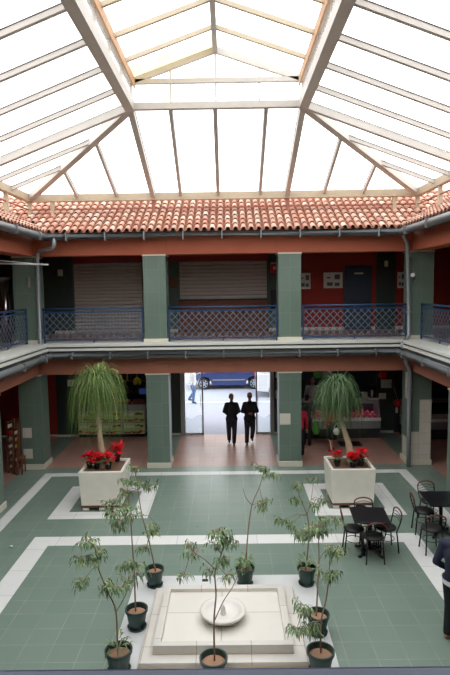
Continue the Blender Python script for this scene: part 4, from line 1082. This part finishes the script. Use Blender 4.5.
# ------------------------------------------------------------------ entrance
def glass_door(x0, x1, label, nm, flip):
    d = empty(nm, ((x0+x1)/2, YB+.03, 0), label, 'door', kind='structure'); z1 = 2.72; y = YB+.05
    MB().box(x0, y-.025, 0, x0+.05, y+.025, z1).box(x1-.05, y-.025, 0, x1, y+.025, z1).box(x0, y-.025, z1-.06, x1, y+.025, z1).box(x0, y-.025, 0, x1, y+.025, .06).build('door_frame', M['alu'], d)
    MB().poly([(x0+.05, y, .06), (x1-.05, y, .06), (x1-.05, y, z1-.06), (x0+.05, y, z1-.06)]).build('glass', M['glass'], d)
    n = 10; w = x1-x0-.1; pts = []
    for i in range(n+1):
        f = i/n; pts.append((x0+.05+w*f, y-.008, .62+.07*math.cos(2*PI*f+(0 if flip else PI*.3))))
    pts += [(x1-.05, y-.008, .07), (x0+.05, y-.008, .07)]
    MB().poly(pts).build('frosted_panel', M['frost'], d)
    MB().box(x1-.1 if not flip else x0+.06, y-.06, 1.0, x1-.08 if not flip else x0+.08, y-.04, 1.4).build('pull_handle', M['chrome'], d)
glass_door(-1.60, -.92, 'glass entrance door leaf with frosted lower panel beside the vegetable shop wall', 'door_4', False)
glass_door(.88, 1.42, 'glass entrance door leaf with frosted lower panel behind the two walking men', 'door_5', True)
struct('trim_11', MB().box(-1.70, YB-.03, 0, -1.60, YB+.15, 2.75).box(1.42, YB-.03, 0, 1.50, YB+.15, 2.75).box(-1.7, YB-.03, 2.72, 1.5, YB+.15, 2.8), M['alu'], 'grey metal frame of the entrance', 'frame')
# corner metal strips on inner edges of the entrance pillars
struct('trim_12', MB().box(PX[0][1]-.005, YF-.012, .15, PX[0][1]+.03, YF+.03, 2.6), M['alu'], 'grey metal edge strip on the pillar beside the entrance, shop side', 'trim')
struct('trim_13', MB().box(PX[1][0]-.03, YF-.012, .15, PX[1][0]+.005, YF+.03, 2.6), M['alu'], 'grey metal edge strip on the pillar beside the entrance, butcher side', 'trim')
# sign above, boards beside the door
t = empty('wall_sign', (-1.95, YB-.02, 2.35), 'grey plate with pale letters on the dark wall beside the entrance', 'sign')
MB().box(-2.0, YB-.03, 2.4, -1.72, YB, 2.55).build('plate', M['shop_dark'], t)
m = MB()
for k in range(5): m.box(-1.98+k*.05, YB-.034, 2.45, -1.95+k*.05, YB-.03, 2.51)
m.build('lettering', M['paper'], t)
for k, (z0, z1, mt) in enumerate(((1.95, 2.2, 'paper'), (1.6, 1.88, 'cloth_pink'), (1.25, 1.52, 'paper'))):
    tag(MB().box(1.56, YB-.02, z0, 1.86, YB-.002, z1).build('notice', M[mt if mt != 'cloth_pink' else 'print_red']), ('top pale', 'middle dark red', 'lowest pale')[k]+' notice in the column on the dark wall beside the walking men', 'notice')
# side walls of the porch outside
struct('wall_porch', MB().box(-1.78, YB+.15, 0, -1.70, YB+2.0, 3.3).box(1.5, YB+.15, 0, 1.58, YB+2.0, 3.3), M['facade'], 'pale side walls of the entrance porch', 'wall')

# ------------------------------------------------------------------ street
struct('pavement', MB().box(-12, YB+.02, -.14, 12, 22.2, -.02), M['pavement'], 'pale pavement outside the entrance', 'pavement')
struct('road', MB().box(-40, 22.2, -.3, 40, 34, -.12), M['asphalt'], 'pale grey road outside the entrance', 'road')
struct('pavement', MB().box(-40, 33, -.2, 40, 40, .0), M['pavement'], 'far pavement across the road', 'pavement')
m = MB()
m.box(-20, 24.1, -.12, 20, 24.25, -.112)
struct('road_marking', m, M['white'], 'white line painted along the road', 'road marking')
bl = struct('facade_wall', MB().box(-14, 38, -.1, 14, 44, 6), M['facade'], 'pale building facade across the road', 'building')
for k in range(7):
    w_ = MB().box(-12+k*3.6, 37.97, 1, -10.4+k*3.6, 38.0, 2.6).build('window', M['carglass'], bl)
def vehicle(name, x, y, z, prof, roof, W, mat, label, cat, wheels, glass, rw, lights):
    """side profile (x,z) lofted across the width with tucked edges"""
    t = empty(name, (x, y, z), label, cat)
    def loft(pr, ys, mats, nm, par=t):
        m = MB(); n = len(pr); vs = []
        cxm = sum(p[0] for p in pr)/n; czm = sum(p[1] for p in pr)/n
        for yy, s in ys:
            for px_, pz in pr: vs.append((x+cxm+(px_-cxm)*s, y+yy, z+czm+(pz-czm)*(s*.5+.5)))
        fs = [tuple(range(n)), tuple(range(len(ys)*n-1, (len(ys)-1)*n-1, -1))]
        for j in range(len(ys)-1):
            for i in range(n): fs.append((j*n+i, (j+1)*n+i, (j+1)*n+(i+1) % n, j*n+(i+1) % n))
        m.add(vs, fs); return m.build(nm, mats, par, smooth=False, bevel=.02)
    h = W/2
    loft(prof, [(-h, .965), (-h+.06, .99), (-h+.3, 1), (h-.3, 1), (h-.06, .99), (h, .965)], mat, 'body')
    loft(roof, [(-h+.16, .97), (-h+.28, 1), (h-.28, 1), (h-.16, .97)], mat, 'cabin')
    for g_ in glass:
        MB().prism([(x+a, z+b) for a, b in g_], y-h+.125, y-h+.15).build('side_window', M['carglass'], t)
        MB().prism([(x+a, z+b) for a, b in g_], y+h-.15, y+h-.125).build('side_window', M['carglass'], t)
    for wx in wheels:
        for sy in (-1, 1):
            yy = y+sy*(h-.1)
            w = MB().tube([(x+wx, yy-.1, z+rw), (x+wx, yy+.1, z+rw)], rw, 24).build('wheel', M['rubber'], t)
            a = MB(); yo = yy+sy*.102
            a.lathe([(0, 0), (.01, 0)], (0, 0, 0), 4) if False else None
            a.tube([(x+wx, yo-.004, z+rw), (x+wx, yo+.004, z+rw)], rw*.3, 14)
            for k in range(7):
                an = 2*PI*k/7; a.beam((x+wx+.03*math.cos(an), yo, z+rw+.03*math.sin(an)), (x+wx+rw*.64*math.cos(an), yo, z+rw+rw*.64*math.sin(an)), .012, .05, up=(-math.sin(an), 0, math.cos(an)))
            ring = [(x+wx+rw*.66*math.cos(2*PI*k/24), yo, z+rw+rw*.66*math.sin(2*PI*k/24)) for k in range(25)]
            a.tube(ring, .02, 6, False); a.build('hub_cap', M['chrome'], w, smooth=False)
    for (lx, lz, mt, nm) in lights: 
        for sy in (-1, 1): MB().cbox((x+lx, y+sy*(h-.2), z+lz), (.1, .3, .14)).build(nm, M[mt], t)
    for dx in (wheels[0]+.55, wheels[0]+1.45):
        MB().box(x+dx, y-h-.004, z+.3, x+dx+.012, y-h+.01, z+.86).build('door_seam', M['black'], t)
    for dx in (wheels[0]+1.25, wheels[0]+2.1): MB().box(x+dx, y-h-.02, z+.78, x+dx+.16, y-h+.01, z+.81).build('door_handle', mat, t)
    MB().box(x+wheels[0]+.45, y-h-.015, z+.46, x+wheels[-1]-.45, y-h+.01, z+.52).build('side_moulding', M['grey'], t)
    return t
carx = aty(204, 380, 27.6).x
prof = [(-.78, .3), (-.42, .2), (-.36, .42), (-.2, .6), (0, .66), (.2, .6), (.36, .42), (.42, .2), (2.12, .2), (2.2, .42), (2.36, .6), (2.56, .66), (2.76, .6), (2.92, .42), (2.98, .2), (3.35, .26), (3.42, .5), (3.4, .86), (2.9, .96), (.35, .9), (-.3, .84), (-.78, .66)]
roof = [(.3, .88), (1.0, 1.36), (1.35, 1.44), (2.3, 1.43), (2.75, 1.32), (3.2, .94)]
vehicle('car', carx, 28.1, -.12, prof, roof, 1.72, M['carblue'], 'dark blue car parked across the road outside the entrance', 'car', (0, 2.56),
        [[(.55, .92), (1.06, 1.31), (1.6, 1.38), (1.6, .94)], [(1.68, .94), (1.68, 1.38), (2.3, 1.37), (2.72, 1.26), (2.9, .98)]], .3, [(-.76, .62, 'white', 'headlamp'), (3.38, .72, 'tail_red', 'tail_lamp')])
vx = aty(256, 380, 25.2).x
prof = [(0, .3), (.55, .25), (.6, .5), (.9, .72), (1.2, .5), (1.25, .25), (3.3, .25), (3.35, .5), (3.65, .72), (3.95, .5), (4.0, .25), (4.5, .3), (4.6, .9), (4.2, 1.1), (0.02, 1.1)]
roof = [(0.02, 1.05), (.05, 2.0), (3.2, 2.02), (3.6, 1.9), (4.25, 1.1)]
vehicle('van', vx, 26.0, -.12, prof, roof, 1.85, M['vanwhite'], 'white van seen through the glass beside the walking men', 'van', (.9, 3.65), [[(2.6, 1.2), (2.6, 1.8), (3.3, 1.8), (3.85, 1.2)], [(.3, 1.2), (.3, 1.8), (1.2, 1.8), (1.2, 1.2)]], .32,
        [(.02, .95, 'tail_red', 'tail_lamp'), (4.5, .7, 'white', 'headlamp')])

# ------------------------------------------------------------------ people
def remesh(vox, sm=4):
    def f(o):
        r = o.modifiers.new('union', 'REMESH'); r.mode = 'VOXEL'; r.voxel_size = vox; r.use_smooth_shade = True
        s = o.modifiers.new('soften', 'SMOOTH'); s.iterations = sm; s.factor = .5
    return f
def cap(m, p, q, r0, r1, n=12):
    p, q = Vector(p), Vector(q); k = 5; d = (q-p)
    m.tube([p+d*i/k for i in range(k+1)], [r0+(r1-r0)*i/k for i in range(k+1)], n); m.ball(p, r0, n, 8); m.ball(q, r1, n, 8)
def hand(m, wr, d, side, s=1, curl=.5):
    """palm, four bent fingers of different lengths, thumb from the palm's side; d = direction the hand points"""
    wr = Vector(wr); d = Vector(d).normalized(); sd = Vector((side, 0, 0)); sd = (sd-d*sd.dot(d)); sd = sd.normalized() if sd.length > .1 else Vector((0, 1, 0))
    nr = d.cross(sd)
    rot = Matrix((sd, nr, d)).transposed()
    m.ball(wr+d*.05*s, (.042*s, .02*s, .055*s), 10, 8, rot)
    for i, (o, L) in enumerate(((-.03, .07), (-.01, .08), (.01, .075), (.03, .06))):
        a = wr+d*.09*s+sd*o*s; b = a+(d+nr*.25*curl).normalized()*L*.5*s; c = b+(d+nr*1.2*curl).normalized()*L*.5*s
        m.tube([a-d*.02, a, b, c], [.010*s, .010*s, .009*s, .008*s], 7)
    a = wr+d*.03*s-sd*.035*s; b = a+(d*.6-sd*.8+nr*.3).normalized()*.04*s; c = b+(d+nr*.3).normalized()*.03*s; m.tube([a, b, c], [.013*s, .011*s, .009*s], 7)
def person(loc, rz, h, label, top, trous, shoe, hair, skin, legs, arms, lean=0, head_turn=0, skirt=False, sleeve=1.0, coat=0, vox=.014, group=None, extra=None, bald=False, feetpitch=None, fat=0.0, wide=0.0):
    t = empty('person', loc, label, 'person', group, rz)
    s = h/1.75; V = lambda x, y, z: Vector((x*s, y*s, z*s))
    L = V(0, lean, 0)
    hipz = .92; pel = V(0, 0, hipz); chest = V(0, 0, 1.28)+L*.7; neck = V(0, -.005, 1.46)+L; headc = V(0, -.02, 1.63)+L*1.1
    sh = [V(-.18-wide, 0, 1.41+wide*1.2)+L, V(.18+wide, 0, 1.41+wide*1.2)+L]; hp = [V(-.09, 0, .9), V(.09, 0, .9)]
    b = MB()
    b.ball(pel, (.155*s, .11*s, .12*s)); b.ball(chest, (.165*s, .11*s, .19*s)); cap(b, pel, chest, .12*s, .13*s)
    cap(b, sh[0], sh[1], .065*s, .065*s); cap(b, V(0, 0, 1.4)+L, neck+V(0, 0, .06), .06*s, .05*s)
    ct, sn = math.cos(head_turn), math.sin(head_turn)
    hd = lambda x, y, z: headc+V(x*ct-y*sn, x*sn+y*ct, z)
    rot = Matrix.Rotation(head_turn, 3, 'Z')
    b.ball(hd(0, .01, .02), (.082*s, .1*s, .11*s), 14, 10, rot); b.ball(hd(0, -.03, -.05), (.055*s, .06*s, .065*s), 12, 8, rot)
    b.ball(hd(0, -.098, -.012), (.013*s, .018*s, .022*s), 8, 6)
    for sx in (-1, 1): b.ball(hd(sx*.078, .01, -.005), (.012*s, .022*s, .032*s), 8, 6, rot)
    for i in (0, 1):
        kn, an = V(*legs[i][0]), V(*legs[i][1])
        cap(b, hp[i], kn, .082*s, .053*s); cap(b, kn, an, .052*s, .036*s); cap(b, an+V(0, .02, -.03), an+V(0, -.13, -.055), .035*s, .028*s)
        el, wr = V(*arms[i][0])+L, V(*arms[i][1])+L
        cap(b, sh[i], el, .05*s, .04*s); cap(b, el, wr, .04*s, .027*s)
        hand(b, wr, (wr-el), -1 if i == 0 else 1, s)
    b.build('body', skin, t, local=True, mods=remesh(.010, 3))
    for sx in (-1, 1):
        MB().ball(hd(sx*.03, -.082, .012), .011*s, 8, 6).build('eye', M['white'], t, local=True, smooth=True)
    MB().ball(hd(0, -.083, -.058), (.022*s, .008*s, .006*s), 8, 6).build('mouth', M['cherry'], t, local=True, smooth=True)
    # hair
    hm = MB()
    if bald:
        hm.ball(hd(0, .045, .0), (.08*s, .07*s, .07*s), 12, 8, rot); hm.ball(hd(-.06, .01, .02), (.025*s, .05*s, .04*s), 8, 6, rot); hm.ball(hd(.06, .01, .02), (.025*s, .05*s, .04*s), 8, 6, rot)
    else:
        hm.ball(hd(0, .03, .045), (.086*s, .095*s, .095*s), 14, 8, rot); hm.ball(hd(0, .07, -.01), (.075*s, .05*s, .07*s), 10, 8, rot)
    hm.build('hair', hair, t, local=True, mods=remesh(.012, 2))
    # top
    c = MB(); e = (.022+fat)*s
    c.ball(chest, (.165*s+e, .11*s+e, .17*s), 14, 10); cap(c, pel+V(0, 0, .02), chest, .13*s+e, .135*s+e); c.ball(pel+V(0, 0, .0), (.16*s+e, .115*s+e, .1*s), 14, 8)
    if coat: c.ball(pel+V(0, 0, -coat*.5), (.17*s+e, .125*s+e, coat*s), 14, 8)
    cap(c, sh[0], sh[1], .075*s, .075*s); cap(c, V(0, 0, 1.4)+L, V(0, 0, 1.46)+L, .075*s, .062*s)
    for i in (0, 1):
        el, wr = V(*arms[i][0])+L, V(*arms[i][1])+L
        cap(c, sh[i], el, (.064+fat*.5)*s, (.055+fat*.4)*s)
        if sleeve >= 1: cap(c, el, el.lerp(wr, .92), .054*s, .042*s)
    c.build('shirt' if not coat else 'coat', top, t, local=True, mods=remesh(vox))
    c = MB()
    if skirt:
        c.lathe([(.15*s, 1.02*s), (.17*s, .9*s), (.185*s, .6*s), (.175*s, .42*s), (.13*s, .42*s), (0, .6*s)], (0, 0, 0), 20); c.build('skirt', trous, t, local=True, smooth=True)
    else:
        c.ball(pel, (.16*s+.01, .12*s+.01, .12*s), 14, 8)
        for i in (0, 1):
            kn, an = V(*legs[i][0]), V(*legs[i][1]); cap(c, hp[i], kn, (.1+fat*.4)*s, (.075+fat*.4)*s); cap(c, kn, an+V(0, .0, .0), (.074+fat*.4)*s, (.062+fat*.3)*s)
        c.build('trousers', trous, t, local=True, mods=remesh(vox))
    for i in (0, 1):
        an = V(*legs[i][1]); c = MB(); up = 0 if feetpitch is None else feetpitch[i]
        cap(c, an+V(0, .025, -.045), an+V(0, -.05, -.048), .043*s, .044*s); cap(c, an+V(0, -.05, -.05), an+V(0, -.15, -.058+up), .043*s, .034*s); c.build('shoe', shoe, t, local=True, mods=remesh(.01, 3))
    if extra: extra(t, s, V, L)
    return t
STAND = [((-.1, -.01, .5), (-.1, .02, .09)), ((.1, -.01, .5), (.1, .02, .09))]
WALKA = [((-.1, -.10, .51), (-.11, -.06, .1)), ((.1, -.03, .5), (.09, .22, .17))]
WALKB = [((-.1, -.01, .5), (-.09, .16, .13)), ((.09, -.10, .51), (.07, -.10, .1))]
ARMB = [((-.25, .08, 1.12), (-.12, .19, .96)), ((.25, .08, 1.12), (.12, .19, .96))]
ARMF = [((-.25, -.01, 1.13), (-.06, -.22, 1.10)), ((.25, -.01, 1.13), (.06, -.22, 1.12))]
ARMD = [((-.24, .02, 1.13), (-.24, -.06, .88)), ((.24, .02, 1.13), (.24, -.06, .88))]
p = atz(232, 444, 0); person((p.x, p.y, 0), .0, 1.66, 'walking man with receding grey hair in black clothes, hands behind his back', M['cloth_black'], M['cloth_black'], M['shoe_black'], M['hair_grey'], M['skin'], WALKB, ARMB, bald=True, head_turn=.5, lean=-.02, fat=.022, coat=.11, wide=-.02)
def yl(t, s, V, L): MB().cbox(V(-.1, -.0, .1), (.11*s, .13*s, .035*s)).build('ankle_band', M['hiviz'], t, local=True)
p = atz(250, 444, 0); person((p.x, p.y, 0), 0.05, 1.68, 'walking dark-haired man in black clothes looking down at his joined hands', M['cloth_black'], M['cloth_black'], M['shoe_black'], M['hair_dark'], M['skin'], WALKA, ARMF, lean=-.03, extra=yl, fat=.022, coat=.1, wide=-.02)
p = atz(193, 403, -.12); person((p.x, p.y, -.12), 1.2, 1.75, 'passer-by in a long white top and blue jeans out on the road', M['cloth_white'], M['cloth_jeans'], M['shoe_black'], M['hair_dark'], M['skin'], WALKA, ARMD, coat=.12)
p = aty(312.5, 392, 19.0); person((p.x, 19.0, 0), 0, 1.82, 'shopkeeper in a white shirt standing behind the meat case', M['cloth_white'], M['cloth_dgrey'], M['shoe_black'], M['hair_dark'], M['skin'], STAND, ARMF, sleeve=.5)
p = atz(307, 445, 0); person((p.x, p.y, 0), PI-.4, 1.62, 'customer in a dark grey top and black trousers facing the meat case', M['cloth_dgrey'], M['cloth_black'], M['shoe_black'], M['hair_dark'], M['skin_pale'], STAND, [((-.24, -.04, 1.13), (-.2, -.2, .98)), ((.24, .02, 1.13), (.24, -.06, .9))], sleeve=.5)
p = atz(299.5, 455, 0); person((p.x, p.y, 0), PI-.2, 1.6, 'person in a pink top mostly hidden behind the tiled pillar', M['cloth_pink'], M['cloth_black'], M['shoe_black'], M['hair_dark'], M['skin_pale'], STAND, ARMD)
def sb(t, s, V, L):
    pass
p = atz(332, 451, 0); person((p.x, p.y, 0), PI+.5, 1.62, 'woman in an orange top, black skirt and red shoes behind the palm', M['cloth_orange'], M['cloth_black'], M['shoe_red'], M['hair_dark'], M['skin_pale'], [((-.1, -.06, .5), (-.12, -.12, .09)), ((.1, 0, .5), (.12, .14, .1))], ARMD, skirt=True)
# bags held by the customers
p = aty(316, 428, 16.6); t = empty('plastic_bag', p+Vector((0, 0, -.2)), 'bright green plastic bag hanging from the dark-dressed customer', 'bag')
MB().lathe([(0, -.2), (.08, -.2), (.115, -.1), (.10, .03), (.05, .14), (.08, .2), (0, .2)], tuple(p), 9).build('sack', M['bag_green'], t, smooth=True); MB().tube([p+Vector((-.02, 0, .2)), p+Vector((-.05, 0, .34)), p+Vector((.03, 0, .2))], .008, 6).build('handles', M['bag_green'], t)
p = aty(336.5, 431, 16.0); t = empty('handbag', p+Vector((0, 0, -.15)), 'white bag held by the woman in red shoes', 'bag')
MB().lathe([(0, -.1), (.07, -.1), (.1, 0), (.07, .08), (0, .1)], tuple(p), 10).build('pouch', M['paper'], t, smooth=True); MB().tube([p+Vector((-.08, 0, .1)), p+Vector((0, 0, .24)), p+Vector((.08, 0, .1))], .01, 6).build('strap', M['paper'], t)
# man at the picture edge
def belt(t, s, V, L): 
    MB().lathe([(.185*s, .9*s), (.19*s, .97*s)], (0, 0, 0), 20).build('shirt_tail', M['cloth_white'], t, local=True, smooth=True)
    MB().lathe([(.085*s, 1.47*s), (.075*s, 1.52*s)], (0, 0, 0), 16).build('collar', M['cloth_white'], t, local=True, smooth=True)
p = atz(441, 631, 0)
person((p.x+.085, p.y-.27, 0), 2.4, 1.74, 'man in a navy jacket and dark trousers cut by the picture edge', M['cloth_navy'], M['cloth_black'], M['shoe_brown'], M['hair_dark'], M['skin_pale'],
       [((-.1, -.02, .5), (-.11, .02, .09)), ((.1, -.06, .5), (.12, -.05, .09))], [((-.27, .04, 1.13), (-.16, -.12, 1.0)), ((.27, .04, 1.13), (.16, -.12, 1.0))], extra=belt)

# ------------------------------------------------------------------ light, world, camera
w = bpy.data.worlds.new('overcast_sky'); SC.world = w; w.use_nodes = True
bg = w.node_tree.nodes['Background']; bg.inputs[0].default_value = (.97, .985, 1, 1); bg.inputs[1].default_value = 3.4
cam = bpy.data.cameras.new('camera'); co = bpy.data.objects.new('camera', cam); COL.objects.link(co)
cam.sensor_fit = 'HORIZONTAL'; cam.sensor_width = 36; cam.lens = F/450*36; cam.clip_start = .05; cam.clip_end = 200
mt = Matrix((CR, CU, -CF)).transposed().to_4x4(); mt.translation = (0, 0, H); co.matrix_world = mt
SC.camera = co
SC.view_settings.view_transform = 'Standard'; SC.view_settings.look = 'None'
SC.view_settings.exposure = 0; SC.view_settings.gamma = 1; SC.view_settings.use_curve_mapping = False
SC.cycles.max_bounces = 8; SC.cycles.transparent_max_bounces = 12; SC.cycles.use_denoising = True
